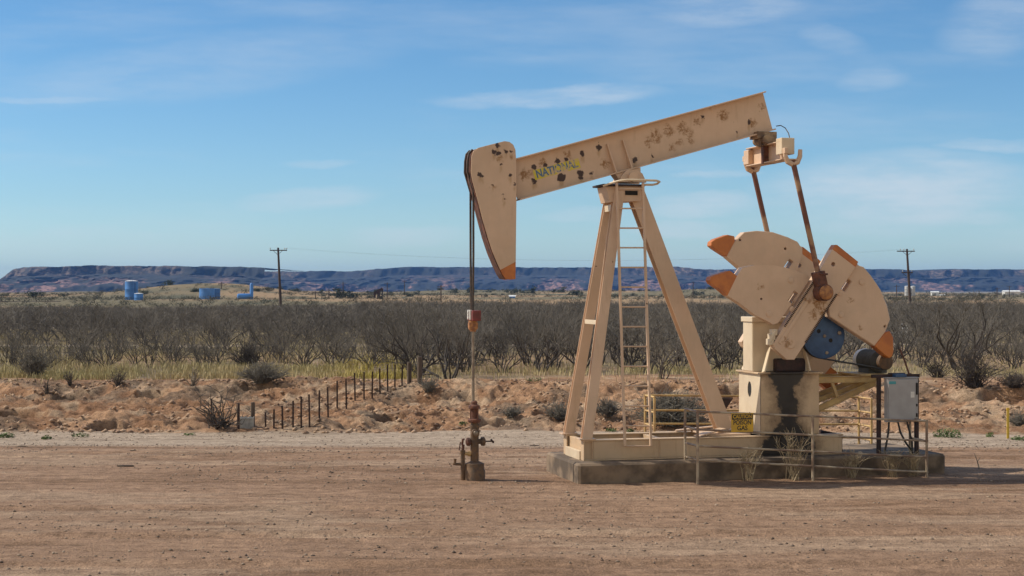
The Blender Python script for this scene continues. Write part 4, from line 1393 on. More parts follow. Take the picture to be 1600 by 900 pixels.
PY = 210.
pA = pole(434.5, 387, PY, 'tall dark wooden utility pole with one crossarm rising left of the wellhead', [(.35, 1.05, 1.2, (-1.0, 0.9, 1.15))], .42)
pB = pole(1417, 389, PY, 'tall leaning utility pole with crossarm seen right of the counterweights', [(.30, 1.35, 1.0, (-.9, -.45, .85)), (3.1, .75, .75, (-.6, .6))], .55)
pw = thing('power_line', 'thin power wires strung between the two tall utility poles', 'power line', pA)
for off in (-1.0, .9, 1.15):
    l = []
    for i in range(25):
        t = i / 24
        p = (pA + Vector((off, -.19, -.02))).lerp(pB + Vector((off * .8 - .1, -.19, -.0)), t)
        p.z -= 4 * 1.6 * t * (1 - t)
        l.append(p - pA)
    mb = MB(); mb.path(l, .0035, 4); mb.build('wire', M['cable'], pw)
for px_, yt, yb, Y in ((514, 452, 470, 380), (493, 455, 468, 400), (536, 440, 470, 420), (605, 441, 470, 430), (689, 445, 480, 330), (346, 441, 460, 450), (632, 438, 458, 520),
                       (1083, 440, 465, 500), (1401, 445, 476, 420), (1558, 449, 470, 470), (1577, 446, 468, 490)):
    x = wx(px_, Y); z0 = h1(x, Y)
    where = {514: 'second small pole right of the tall left utility pole', 493: 'short small pole just right of the tall left utility pole', 536: 'thin distant pole left of the far dark pump jack',
             605: 'thin distant pole just right of the far dark pump jack', 689: 'distant pole below the mesas left of the bridle cables', 346: 'thin pole beside the low blue water tank',
             632: 'thin distant pole on the tan rise right of the far pump jack', 1083: 'thin distant pole seen just right of the rear leg', 1401: 'thin distant pole close left of the leaning pole',
             1558: 'thin distant pole left of two at the far right', 1577: 'thin distant pole right of two at the far right'}[px_]
    o = thing('distant_pole', where, 'utility pole', (x, Y, z0))
    zt = pz(yt, Y) - z0
    mb = MB(); mb.tube((0, 0, -.3), (0, 0, zt), .13, .10, n=8); mb.build('pole', M['pole'], o)
    mb = MB(); mb.bar((-.8, -.12, zt - .4), (.8, -.12, zt - .4), .08, .1); mb.build('crossarm', M['pole'], o)

# ------------------------------------------------------------------ oilfield tanks on the plain
def tank(px0, px1, yt, yb, Y, label, mat, roofmat, dome=.1, cat='tank', ladder=False):
    k = Y / FPX
    x = wx((px0 + px1) / 2, Y); zb = pz(yb, Y); r = (px1 - px0) * k / 2; H_ = (yb - yt) * k
    o = thing('storage_tank', label, cat, (x, Y, zb))
    mb = MB(); mb.lathe([(r, -2.0), (r, 0), (r, H_*.33), (r*1.008, H_*.335), (r, H_*.34), (r, H_*.66), (r*1.008, H_*.665), (r, H_*.67), (r, H_)], (0, 0, 0), (0, 0, 1), 32); mb.build('shell', mat, o, smooth=True)
    mb = MB(); mb.lathe([(r*1.02, H_), (r*1.02, H_ + .06), (r*.6, H_ + dome*.7), (.05, H_ + dome)], (0, 0, 0), (0, 0, 1), 32); mb.build('roof', roofmat, o, smooth=True)
    if ladder:
        mb = MB()
        for s_ in (-.2, .2): mb.tube((r*.3 + s_, -r*1.03, -.5), (r*.3 + s_, -r*1.03, H_ + .5), .03, n=6)
        for i in range(int(H_ / .4)): mb.tube((r*.3 - .2, -r*1.03, i*.4), (r*.3 + .2, -r*1.03, i*.4), .02, n=6)
        mb.tube((r*.75, -r*.75, 0), (r*.75, -r*.75, H_*.93), .09, n=8)
        mb.build('ladder', M['tank_dark'], o)
    return o


tank(195.5, 215.5, 439.5, 476, 352, 'tall slim blue cylindrical tank with pale cap on the left plain', M['tank_blue'], M['tank_white'], .25, 'tank', True)
tank(210, 223.5, 459, 476.5, 345, 'small blue tank with pale roof in front of the tall slim tank', M['tank_blue'], M['tank_white'], .2)
tank(311.5, 335, 451, 469, 380, 'squat blue water tank, left one of a joined pair', M['tank_blue'], M['tank_blue'], .1)
tank(329, 344, 451.5, 469, 386, 'darker blue squat tank, right one of a joined pair', M['tank_dark'], M['tank_blue'], .1)
Y = 400.; k = Y / FPX
sep = thing('separator_vessel', 'bright blue horizontal separator drum with upright stack at its right end', 'separator', (wx(383, Y), Y, pz(468, Y)))
mb = MB(); mb.lathe([(.1, -12.5*k), (3*k, -12*k), (4.4*k, -10.5*k), (4.4*k, 9.5*k), (3*k, 11.5*k), (.1, 12*k)], (0, 0, 5*k), (1, 0, 0), 20); mb.build('drum', M['tank_blue'], sep, smooth=True)
mb = MB(); mb.lathe([(2.7*k, -1), (2.7*k, 24*k), (1.5*k, 25.5*k), (.08, 26*k)], (10*k, 0, 0), (0, 0, 1), 16); mb.build('stack', M['tank_blue'], sep, smooth=True)
mb = MB()
for x in (-8, 0): mb.box((x*k - .2, -.5, -1), (x*k + .2, .5, 2*k))
mb.tube((11*k, 0, 26*k), (11*k, 0, 29*k), .08, n=6); mb.build('stand', M['tank_dark'], sep)

# low dark pipe rack at far left
Y = 330.; k = Y / FPX
rk = thing('pipe_rack', 'low dark rack of stacked pipes lying on the plain at far left', 'pipe rack', (wx(40, Y), Y, pz(477, Y)))
mb = MB()
for i in range(5):
    for j in range(2): mb.tube((-75*k, i*.4 - 1, .25 + j*.42), (54*k, i*.4 - 1, .25 + j*.42), .2, n=8)
mb.build('pipes', M['dark_rust'], rk)
mb = MB()
for x in range(-70, 55, 18): mb.box((x*k - .1, -1.3, -1), (x*k + .1, 1.0, .05)); mb.box((x*k - .1, -1.35, -1), (x*k + .1, -1.25, 1.1))
mb.build('stands', M['pole'], rk)

# far dark pump jack
Y = 395.; k = Y / FPX
fj = thing('pump_jack', 'tiny dark pump jack far off among the shrubs left of the wellhead', 'pump jack', (wx(591, Y), Y, pz(471, Y)))
mb = MB(); mb.bar((-5*k, 0, 13*k), (7*k, 0, 20*k), .5, .7); mb.build('walking_beam', M['dark_rust'], fj)
mb = MB(); mb.box((-7*k, -.3, 5*k), (-4*k, .3, 15*k)); mb.build('horsehead', M['dark_rust'], fj)
mb = MB()
for dx, dy in ((-3, -.8), (-3, .8), (4, 0)): mb.bar((dx*k, dy, -1), (1*k, 0, 16*k), .35, .35)
mb.build('post_legs', M['dark_rust'], fj)
mb = MB(); mb.lathe([(3.2*k, -.4), (3.2*k, .4)], (5*k, -.6, 5*k), (0, 1, 0), 14); mb.box((3*k, -.5, -1), (9*k, .5, 4*k)); mb.bar((6*k, 0, 5*k), (7*k, 0, 19*k), .25, .25); mb.build('crank', M['black'], fj)

# distant sheds, tanks and equipment at right
def shed(px0, px1, yt, yb, Y, label, mat, roof, cat='shed', name='shed'):
    k = Y / FPX
    w_, H_ = (px1 - px0)*k, (yb - yt)*k
    o = thing(name, label, cat, (wx((px0+px1)/2, Y), Y, pz(yb, Y)))
    mb = MB(); mb.box((-w_/2, -w_*.3, -2), (w_/2, w_*.3, H_*.72)); mb.build('walls', mat, o)
    mb = MB()
    vs = [(x, y, z_) for x in (-w_/2 - .2, w_/2 + .2) for y, z_ in ((-w_*.33, H_*.725), (w_*.33, H_*.725), (0, H_))]
    mb.add(vs, [(0, 1, 2), (3, 5, 4), (0, 2, 5, 3), (1, 4, 5, 2), (0, 3, 4, 1)]); mb.build('roof', roof, o)
    mb = MB(); mb.box((-w_*.12, -w_*.3 - .03, -1), (w_*.12, -w_*.3 - .005, H_*.5)); mb.build('door', M['cabinet'], o)
    return o


tank(1413.5, 1421, 447.5, 460, 560, 'pale grey distant tank, left of two behind the leaning pole', M['grey_roof'], M['tank_white'], .2)
tank(1423, 1430, 447.5, 460, 560, 'pale grey distant tank, right of two behind the leaning pole', M['grey_roof'], M['tank_white'], .2)
shed(1455, 1466, 455, 461, 620, 'tiny low white shed left of the larger white building on the plain', M['white'], M['tank_white'])
shed(1469, 1476, 460, 463, 600, 'white flat speck of a shed roof just above the right thicket', M['white'], M['tank_white'])
shed(1568, 1592, 453.5, 461, 640, 'low white building with pale roof at the far right below the hills', M['white'], M['tank_white'], 'building', 'far_building')
shed(796, 805, 461, 469, 420, 'small bright blue and white shed among shrubs under the horsehead tip', M['tank_blue'], M['tank_white'])
Y = 92.; k = Y / FPX
ms = thing('meter_skid', 'white metering equipment with pipes half hidden in mesquite right of the weights', 'metering equipment', (wx(1411, Y), Y, h1(wx(1411, Y), Y)))
zb = pz(527, Y) - ms.location.z
mb = MB(); mb.box((-8*k, -.3, zb), (6*k, .3, zb + 15*k)); mb.build('housing', M['white'], ms, bevel=.02)
mb = MB(); mb.tube((-22*k, 0, zb + 7*k), (-8*k, 0, zb + 7*k), .04, n=8); mb.tube((-2*k, 0, zb + 15*k), (-2*k, 0, zb + 22*k), .04, n=8); mb.tube((-6*k, 0, zb + 18*k), (10*k, 0, zb + 18*k), .03, n=8); mb.tube((-10*k, 0, -.2), (-10*k, 0, zb + 12*k), .04, n=8); mb.tube((4*k, 0, -.2), (4*k, 0, zb), .05, n=8); mb.build('pipework', M['grey_roof'], ms)

# ------------------------------------------------------------------ vegetation
def segs_to_mesh(segs, sides=3):
    """(p0, p1, r0, r1) arrays -> prism vertices and quads"""
    p0 = np.array([s[0] for s in segs]); p1 = np.array([s[1] for s in segs])
    r0 = np.array([s[2] for s in segs]); r1 = np.array([s[3] for s in segs])
    d = p1 - p0; d /= np.linalg.norm(d, axis=1, keepdims=True) + 1e-9
    ref = np.where(np.abs(d[:, 2:3]) < .9, np.array([[0, 0, 1.]]), np.array([[1., 0, 0]]))
    a = np.cross(d, ref); a /= np.linalg.norm(a, axis=1, keepdims=True) + 1e-9
    b_ = np.cross(d, a)
    V = []
    for p, r in ((p0, r0), (p1, r1)):
        for k in range(sides):
            t = 2*math.pi*k/sides
            V.append(p + a*(r*math.cos(t))[:, None] + b_*(r*math.sin(t))[:, None])
    V = np.stack(V, 1)                                  # n, 2*sides, 3
    n = len(segs)
    base = (np.arange(n) * 2*sides)[:, None, None]
    q = np.array([[k, (k+1) % sides, sides + (k+1) % sides, sides + k] for k in range(sides)])[None]
    return V.reshape(-1, 3), (base + q).reshape(-1, 4)


def rdir(r, d, spread):
    v = np.array([r.gauss(0, 1), r.gauss(0, 1), r.gauss(0, 1)])
    v = d + spread * v / (np.linalg.norm(v) + 1e-9)
    return v / np.linalg.norm(v)


def mesquite(seed, stems, kids=(4, 4, 5), h=2.3, rad=.045, twig=.0065, spread=.6):
    r = random.Random(seed)
    trunk, crown = [], []

    def limb(p, d, ln, rr, lev, nsub):
        pts = [p]
        for i in range(nsub):
            d = rdir(r, d, .42)
            d = d + np.array([0, 0, .16]); d /= np.linalg.norm(d)
            q = pts[-1] + d * ln / nsub
            if q[2] < .05: q[2] = .05 + r.random()*.05
            r0 = rr * (1 - .45*i/nsub); r1 = rr * (1 - .45*(i+1)/nsub)
            (trunk if lev < 2 else crown).append((pts[-1], q, r0, r1))
            pts.append(q)
        if lev >= len(kids): return
        for c_ in range(kids[lev]):
            t = r.uniform(.35, 1.0) if c_ else 1.0
            j = min(int(t * nsub), nsub - 1)
            f = t * nsub - j
            s_ = pts[j] * (1-f) + pts[j+1] * f
            limb(s_, rdir(r, d, spread), ln * r.uniform(.50, .82), max(rr * .52, twig), lev + 1, 3 if lev < 1 else 2)

    for i in range(stems):
        az = 2*math.pi*(i + r.random()*.8)/stems
        tilt = r.uniform(.12, .80)
        d = np.array([math.cos(az)*math.sin(tilt), math.sin(az)*math.sin(tilt), math.cos(tilt)])
        limb(np.array([math.cos(az)*.12, math.sin(az)*.12, -.1]), d, h*r.uniform(.42, .62), rad*r.uniform(.6, 1.1), 0, 4)
    return trunk, crown


def seg_obj(name, segs, mat, parent=None, sides=3):
    V, F = segs_to_mesh(segs, sides)
    return big_mesh(name, V, F, mat, parent)


VAR = []
for i in range(9):
    tk, cr = mesquite(50 + i, rng.choice((5, 6, 7, 8)), kids=(3, 4, 4), spread=rng.uniform(.5, .85))
    zt = max(max(s[1][2] for s in cr), 1.0)
    VAR.append((tk, cr, zt))
MESQ_LABEL = 'bare grey brown mesquite tree in the leafless thicket beyond the eroded bank'
MESQ_GROUP = 'mesquite trees in the thicket'
protos = []
for i, (tk, cr, zt) in enumerate(VAR):
    o = thing('mesquite_tree', MESQ_LABEL, 'tree', (0, 0, 0), 0, MESQ_GROUP)
    a = seg_obj('trunk', tk, M['bark'], o, 5)
    c_ = seg_obj('crown', cr, M['twig'], o, 3)
    protos.append([o, a, c_, zt, False])


def place_tree(i, x, y, hgt, rz, label=None, z=None, wide=1.0):
    pr = protos[i]
    if not pr[4]:
        pr[4] = True
        o, a, c_ = pr[0], pr[1], pr[2]
    else:
        o = pr[0].copy(); COL.objects.link(o)
        for ch in (pr[1], pr[2]):
            q = ch.copy(); COL.objects.link(q); q.parent = o
    s_ = hgt / pr[3]
    o.location = (x, y, h1(x, y) if z is None else z)
    o.rotation_euler = (0, 0, rz)
    o.scale = (s_*wide, s_*wide, s_)
    o['label'] = label or MESQ_LABEL
    if label and 'group' in o: del o['group']
    return o


# the single trees that stand out
feat = [(1505, 578, 2.9, 1.25, 3, 'large spreading bare mesquite on the bank right of the grey cabinet'),
        (655, 588, 2.7, 1.0, 1, 'dark bare mesquite rising behind the two thick wooden fence posts'),
        (700, 592, 2.6, 1.1, 5, 'bare mesquite just left of the polished rod with long low limbs'),
        (1590, 575, 1.5, 1.2, 2, 'low bare mesquite at the right edge above the bank'),
        (1130, 582, 2.5, 1.1, 7, 'bare mesquite between the rear leg and the cream gearbox'),
        (1035, 592, 1.9, 1.1, 4, 'bushy bare mesquite rooted in a hollow seen through the ladder')]
for px_, py_, hg, wd, vi, lab in feat:
    p = ground_at(px_, py_)
    place_tree(vi, p.x, p.y, hg, rng.uniform(0, 6.28), lab, p.z, wd)

cand = []
cells = {}


def try_add(x, y, dmin):
    kx, ky = int(x // 2), int(y // 2)
    for a in (-1, 0, 1):
        for b_ in (-1, 0, 1):
            for (qx, qy) in cells.get((kx + a, ky + b_), ()):
                if (qx - x)**2 + (qy - y)**2 < dmin*dmin: return False
    cells.setdefault((kx, ky), []).append((x, y))
    return True


r = random.Random(11)
near_list, far_list = [], []
for n_ in range(26000):
    y = 52.5 + (r.random() ** 1.25) * 215
    x = r.uniform(-1, 1) * (4 + .36 * y)
    k = x / y
    pxl = 800 + FPX * k
    # thin out: open grass at the left front, a track and its verge, clear ground at the far edge
    dmin = 1.45 + 1.3 * ss(.45, .70, fbm(np.array([x]), np.array([y * .5]), 9.0, 3, 601))[0]
    if y < 62:
        if pxl < 640 and y < 57.5: continue
        if pxl < 640: dmin = 1.15
        if pxl > 1180 and y < 57: continue
        if 640 <= pxl < 1180 and y < 54.5: continue
    elif y < 72:
        dmin = 1.5
    if 76 < y < 86:
        if r.random() < (.96 if pxl < 520 else .85): continue
    if pxl < 640 and 64 < y < 77: dmin = 2.5
    if pxl > 940 and 70 < y < 80: dmin = 2.2
    if y > 245 and pxl < 500 and r.random() < .5: continue
    if abs(x - ms.location.x) < 1.2 and 60 < y < 94 and r.random() < .75: continue
    if not try_add(x, y, dmin): continue
    hg = r.uniform(1.4, 2.7) * (1.0 if r.random() < .85 else 1.15)
    if pxl < 640 and y < 74: hg = r.uniform(1.15, 1.8)
    if pxl < 470 and y < 66: hg = r.uniform(.95, 1.55)
    if pxl > 1180 and y < 66: hg = r.uniform(1.0, 1.7)
    if y > 120: hg = r.uniform(1.4, 2.5)
    cand.append((y, x, hg, pxl, r.uniform(-.30, .22)))
cand.sort()
_z = height(np.array([c_[1] for c_ in cand]), np.array([c_[0] for c_ in cand]))
for i, (y, x, hg, pxl, jit) in enumerate(cand):
    if y > 68:      # the thicket thins to knee-high scrub towards the tank pads
        cap = 478 if pxl < 330 else 474 if pxl < 560 else 468
        hg = min(hg, max(.7, (CAM_Z - (cap - 450) / FPX * y) - _z[i] + jit))
    cand[i] = (y, x, hg, float(_z[i]))
near_list, far_list = cand[:292], cand[292:]
print('trees', len(cand), 'near to', near_list[-1][0], 'far', len(far_list))
def zone(x, y):
    pxl = 800 + FPX * x / y
    where = ('left of the tall utility pole' if pxl < 430 else 'between the left utility pole and the wellhead' if pxl < 740 else
             'between the wellhead and the ladder' if pxl < 1010 else 'behind the rear leg and the counterweights' if pxl < 1395 else 'right of the grey cabinet')
    row = 'front row, bare mesquite' if y < 62 else 'middle row, bare mesquite' if y < 76 else 'back row, bare mesquite beyond the dirt track'
    return row + ', ' + where, 'mesquites, ' + row.split(',')[0] + ' ' + where


for (y, x, hg, zt_) in near_list:
    lab, grp = zone(x, y)
    o = place_tree(r.randrange(len(protos)), x, y, hg, r.uniform(0, 6.28), z=zt_, wide=r.uniform(.9, 1.25))
    o['label'], o['group'] = lab, grp

# the rest of the thicket reads as one mass
FV = []
for i in range(6):
    tk, cr = mesquite(200 + i, 4, kids=(3, 3, 4), rad=.05, twig=.014, spread=.9)
    V, F = segs_to_mesh(tk + cr, 3)
    FV.append((V, F, V[:, 2].max()))
VV, FF, off = [], [], 0
for (y, x, hg, zg_) in far_list[:2300]:
    V, F, zt = FV[r.randrange(6)]
    t = r.uniform(0, 6.28); c_, s_ = math.cos(t), math.sin(t); sc2 = hg / zt * 1.0; wd = r.uniform(1.0, 1.35)
    Vn = np.stack([(V[:, 0]*c_ - V[:, 1]*s_)*sc2*wd + x, (V[:, 0]*s_ + V[:, 1]*c_)*sc2*wd + y, V[:, 2]*sc2 + zg_], 1)
    VV.append(Vn); FF.append(F + off); off += len(Vn)
th = big_mesh('mesquite_thicket', np.concatenate(VV), np.concatenate(FF), M['twig_far'])
tag(th, 'dense far mass of bare grey mesquite thicket stretching across the plain', 'thicket', kind='stuff')


# grass
def blades(xs, ys, hts, wid, cols, lean=.35, seed=3):
    rs = np.random.RandomState(seed)
    n = len(xs)
    zs = height(xs, ys)
    a = rs.rand(n) * 2 * np.pi
    lx, ly = rs.randn(n) * lean * hts * .6, rs.randn(n) * lean * hts * .6
    dx, dy = np.cos(a) * wid / 2, np.sin(a) * wid / 2
    b0 = np.stack([xs - dx, ys - dy, zs - .02], 1); b1 = np.stack([xs + dx, ys + dy, zs - .02], 1)
    m0 = np.stack([xs + lx*.4 + dx*.8, ys + ly*.4 + dy*.8, zs + hts*.6], 1)
    m1 = np.stack([xs + lx*.4 - dx*.8, ys + ly*.4 - dy*.8, zs + hts*.6], 1)
    tp2 = np.stack([xs + lx, ys + ly, zs + hts], 1)
    V = np.stack([b0, b1, m0, m1, tp2], 1).reshape(-1, 3)
    base = (np.arange(n) * 5)[:, None, None]
    F = (base + np.array([[0, 1, 2], [0, 2, 3], [3, 2, 4]])[None]).reshape(-1, 3)
    return V, F, np.repeat(cols, 5, 0)


rs = np.random.RandomState(5)
N_ = 330000
gy = 49.5 + rs.rand(N_) ** 1.3 * 62
gx = (rs.rand(N_) * 2 - 1) * (3 + .36 * gy)
gp_ = 800 + FPX * gx / gy
_, cr_ = bank_lines(gx)
clump = fbm(gx, gy, 1.1, 3, 301)
left = ss(700, 600, gp_)
start = cr_ + 1.2 + 1.6 * (fbm(gx, gy * .3, 3, 3, 303) - .3) + 2.2 * (1 - left)
dens = np.where(gy > start, .9, .0) * ss(.30, .55, clump)
dens *= np.where(gp_ < 650, 1.0, np.where(gp_ > 1180, .35, .50))
dens *= np.where(gy < 57.5, 1.0, .34)
dens *= 1 - .95 * np.exp(-((gy - 82 - 1.5 * np.sin(gx * .09)) / 1.5) ** 2)
dens = np.maximum(dens, .025 * (gy > cr_ - 3))
keep = rs.rand(N_) < dens
gx, gy, gp_ = gx[keep], gy[keep], gp_[keep]
n = len(gx)
ht = (.10 + .20 * rs.rand(n)) * np.where(gp_ < 650, 1.0, .8) * (.7 + .6 * fbm(gx, gy, 2.5, 2, 307))
tone = np.clip(fbm(gx, gy, 3.5, 3, 305) * 1.4 - .25 + .25 * rs.randn(n), 0, 1)[:, None]
colg = np.array((.46, .36, .19)) * (1 - tone) + np.array((.36, .315, .14)) * tone
gold = np.exp(-((gp_ - 590) / 60) ** 2)[:, None] * .7 * (gy < 66)[:, None]
colg = colg * (1 - gold) + np.array((.42, .34, .03)) * gold
colg *= (.75 + .5 * rs.rand(n))[:, None]
V, F, cl = blades(gx, gy, ht, .022, colg)
gr = big_mesh('dry_grass', V, F, M['grass'])
set_tint(gr, cl)
tag(gr, 'dry yellow green grass growing along the top of the bank and between mesquites', 'grass', kind='stuff')
print('grass blades', n)


# loose stones on the road, clods on the bank
def stones(name, label, xs, ys, rad, mat, seed):
    rs = np.random.RandomState(seed)
    n = len(xs)
    ico = np.array([(1, 0, 0), (-1, 0, 0), (0, 1, 0), (0, -1, 0), (0, 0, 1), (0, 0, -1)], float)
    fc = np.array([(0, 2, 4), (2, 1, 4), (1, 3, 4), (3, 0, 4), (2, 0, 5), (1, 2, 5), (3, 1, 5), (0, 3, 5)])
    V = ico[None] * (rad[:, None] * (.6 + .8 * rs.rand(n, 6)))[:, :, None] * np.array((1.2, 1, .7))
    t = rs.rand(n) * 6.28
    c_, s_ = np.cos(t)[:, None], np.sin(t)[:, None]
    V = np.stack([V[:, :, 0]*c_ - V[:, :, 1]*s_, V[:, :, 0]*s_ + V[:, :, 1]*c_, V[:, :, 2]], 2)
    V += np.stack([xs, ys, height(xs, ys) + rad*.2], 1)[:, None, :]
    F = (np.arange(n) * 6)[:, None, None] + fc[None]
    o = big_mesh(name, V.reshape(-1, 3), F.reshape(-1, 3), mat)
    tag(o, label, name.replace('_', ' '), kind='stuff')
    return o


rs = np.random.RandomState(8)
n = 30000
sy = 15.5 + rs.rand(n) ** .8 * 27; sx_ = (rs.rand(n)*2 - 1) * (2 + .36*sy)
kp = fbm(sx_*.25, sy, .9, 3, 401) > .40 + .18 * rs.rand(n)
kp &= ~((sx_ > pu0 * .9 - .8) & (sx_ < 7) & (sy > 23.5) & (sy < 27.5))
stones('gravel', 'loose grey gravel scattered over the dirt road', sx_[kp], sy[kp], .006 + .021*rs.rand(kp.sum())**4, M['stone'], 1)
n = 22000
sy = 40.8 + rs.rand(n)*10; sx_ = (rs.rand(n)*2 - 1) * (2 + .36*sy)
tl_, cl_ = bank_lines(sx_)
kp = (sy > tl_ - .4) & (sy < cl_ + 1) & (fbm(sx_, sy, 1.2, 3, 402) > .38 + .2 * rs.rand(n))
stones('dirt_clods', 'loose red clods of earth lying over the eroded bank', sx_[kp], sy[kp], .010 + .075*rs.rand(kp.sum())**4, M['clod'], 2)


# bushes, weeds, dead branches
def bush(px, py, wpx, hpx, n, mat, label, name='dry_bush', cat='bush', twig=.006, levels=2, up=.35, group=None):
    p = ground_at(px, py)
    k = p.y / FPX
    r_ = random.Random(int(px * 7 + py))
    rx, hz = wpx * k / 2, hpx * k
    segs, stems = [], []
    for i in range(n):
        az = r_.uniform(0, 6.28); t = r_.uniform(.1, 1.0)
        end = np.array([math.cos(az)*rx*t, math.sin(az)*rx*t*.8, hz*r_.uniform(up, 1.0)*(1 - .45*t*t)])
        p0 = np.array([r_.gauss(0, .12)*rx, r_.gauss(0, .12)*rx, -.03])
        q = p0
        for j in range(3):
            nx = p0 + (end - p0)*(j+1)/3 + np.array([r_.gauss(0, 1), r_.gauss(0, 1), r_.gauss(0, .6)])*rx*.07
            (stems if j == 0 else segs).append((q, nx, twig*(1.5 - .35*j), twig*(1.2 - .3*j)))
            if j >= 1:
                for m_ in range(levels):
                    e = nx + np.array([r_.gauss(0, 1), r_.gauss(0, 1), r_.gauss(.4, .7)])*rx*.16
                    segs.append((nx, e, twig*.8, twig*.4))
            q = nx
    o = thing(name, label, cat, p, 0, group)
    seg_obj('stems', stems, mat, o, 3); seg_obj('twigs', segs, mat, o, 3)
    return o


bush(1050, 663, 130, 48, 420, M['sage'], 'wide grey tangled bush at the foot of the bank behind the ladder', 'sage_bush', twig=.009)
bush(410, 606, 84, 30, 260, M['sage'], 'rounded grey twiggy bush at the top of the bank behind the fence', 'sage_bush', twig=.008)
bush(1520, 604, 100, 60, 130, M['bark'], 'dark twiggy bush with exposed roots on the right bank crest', twig=.009)
bush(1465, 590, 60, 40, 60, M['bark'], 'thin leafless bush left of the dark rooted bush on the right bank', twig=.009)
bush(345, 668, 104, 56, 30, M['bark'], 'dark fallen branch with bare twigs lying at the road edge left', 'fallen_branch', 'branch', .014, up=.08)
bush(302, 604, 30, 34, 22, M['dead'], 'pale bleached dead shrub on the left bank top', 'dead_shrub', twig=.010)
bush(73, 618, 18, 26, 14, M['bark'], 'tiny dark bare shrub on the far left bank', 'dead_shrub', twig=.009)
bush(110, 603, 26, 30, 26, M['bark'], 'small dark shrub in the grass edge near the far left', 'dead_shrub', twig=.009)
bush(183, 603, 34, 30, 40, M['bark'], 'dark bare shrub at the grass edge left of the eroded hollow', 'dead_shrub', twig=.009)
bush(52, 590, 60, 60, 200, M['sage'], 'dense grey bush among the far left grass', 'sage_bush', twig=.009)
bush(385, 574, 70, 46, 120, M['bark'], 'bare bush behind the rounded grey bush', twig=.009)
bush(670, 616, 50, 24, 60, M['sage'], 'low grey bush on the slope right of the thick posts', 'sage_bush', twig=.008)
bush(800, 652, 44, 15, 80, M['sage'], 'grey scrub tuft on the lower bank right of the wellhead', 'sage_bush', twig=.008)
bush(873, 655, 60, 24, 120, M['sage'], 'grey scrub tuft on the lower bank just left of the front legs', 'sage_bush', twig=.008)
bush(950, 655, 58, 26, 140, M['sage'], 'grey scrub behind the near front leg', 'sage_bush', twig=.008)
bush(1592, 665, 50, 22, 90, M['sage'], 'low grey scrub at the right edge beside the yellow marker', 'sage_bush', twig=.008)
bush(1585, 606, 60, 22, 130, M['bark'], 'dark scrub hanging over the hollow at the right edge', twig=.008)


def weed(px, py, wpx, hpx, n, label):
    p = ground_at(px, py)
    k = p.y / FPX
    r_ = random.Random(int(px * 3 + py))
    rx, hz = wpx * k / 2, hpx * k
    V, F = [], []
    for i in range(n):
        az, t = r_.uniform(0, 6.28), math.sqrt(r_.random())
        c_ = np.array([math.cos(az)*rx*t, math.sin(az)*rx*t, hz*r_.random()*(1 - .6*t*t)])
        s_ = r_.uniform(.25, .6) * .07
        a = np.array([r_.gauss(0, 1), r_.gauss(0, 1), r_.gauss(0, .6)]); a /= np.linalg.norm(a)
        b_ = np.array([r_.gauss(0, 1), r_.gauss(0, 1), r_.gauss(0, .6)]); b_ -= a*a.dot(b_); b_ /= np.linalg.norm(b_)
        j = len(V)
        V += [c_ - a*s_, c_ + b_*s_*.5, c_ + a*s_, c_ - b_*s_*.5]
        F.append((j, j+1, j+2, j+3))
    o = thing('green_weed', label, 'weed', p)
    big_mesh('leaves', V, F, M['weed'], o)
    st = [(np.array([r_.gauss(0, .2)*rx, r_.gauss(0, .2)*rx, -.03]), np.array([r_.gauss(0, .5)*rx, r_.gauss(0, .5)*rx, hz*.7]), .006, .003) for _ in range(8)]
    seg_obj('stems', st, M['weed'], o)
    return o


weed(10, 684, 24, 8, 160, 'green weed at the far left edge of the gravel road')
weed(73, 687, 16, 7, 110, 'round green weed tuft on the gravel, second from the left edge')
weed(125, 683, 26, 8, 90, 'spreading green weed tuft on the gravel below the left bank')
weed(296, 680, 18, 5, 50, 'tiny green weed on the gravel left of the fallen branch')
weed(1480, 683, 46, 15, 420, 'bright green leafy weed clump at the bank foot right of the cabinet')
weed(1547, 683, 12, 10, 80, 'small upright green weed left of the yellow marker post')
weed(1592, 688, 24, 7, 110, 'low green weed right of the yellow marker post')
weed(955, 674, 20, 6, 90, 'flat green weed at the road edge behind the front legs')
weed(985, 675, 14, 5, 60, 'flat green weed at the road edge beside the ladder foot')
weed(723, 666, 14, 6, 50, 'tiny green weed at the bank foot left of the wellhead')
weed(835, 597, 26, 8, 70, 'olive green weed on the bank top left of the front legs')


def dry_stalks(u, v, n, hgt, label):
    o = unit_thing('dry_weed', label, 'weed', (u, v, 0))
    r_ = random.Random(int(u * 91))
    st, tw = [], []
    for i in range(n):
        az = r_.uniform(0, 6.28)
        e = np.array([u + math.cos(az)*hgt*.5*r_.random(), v + math.sin(az)*.25*r_.random(), hgt*r_.uniform(.6, 1.0)])
        p0 = np.array([u + r_.gauss(0, .05), v + r_.gauss(0, .05), -.02])
        m_ = (p0 + e)/2 + np.array([r_.gauss(0, .04), 0, .04])
        st.append((p0, m_, .006, .005)); tw.append((m_, e, .005, .003))
        for j in range(3):
            tw.append((m_ + (e - m_)*j/3, m_ + (e - m_)*j/3 + np.array([r_.gauss(0, .09), r_.gauss(0, .05), r_.uniform(.04, .14)]), .004, .002))
    for nm, sg2 in (('stalks', st), ('twigs', tw)):
        V, F = segs_to_mesh(sg2, 3)
        q = big_mesh(nm, V, F, M['straw'], o); q.location = (-u, -v, 0)
    return o


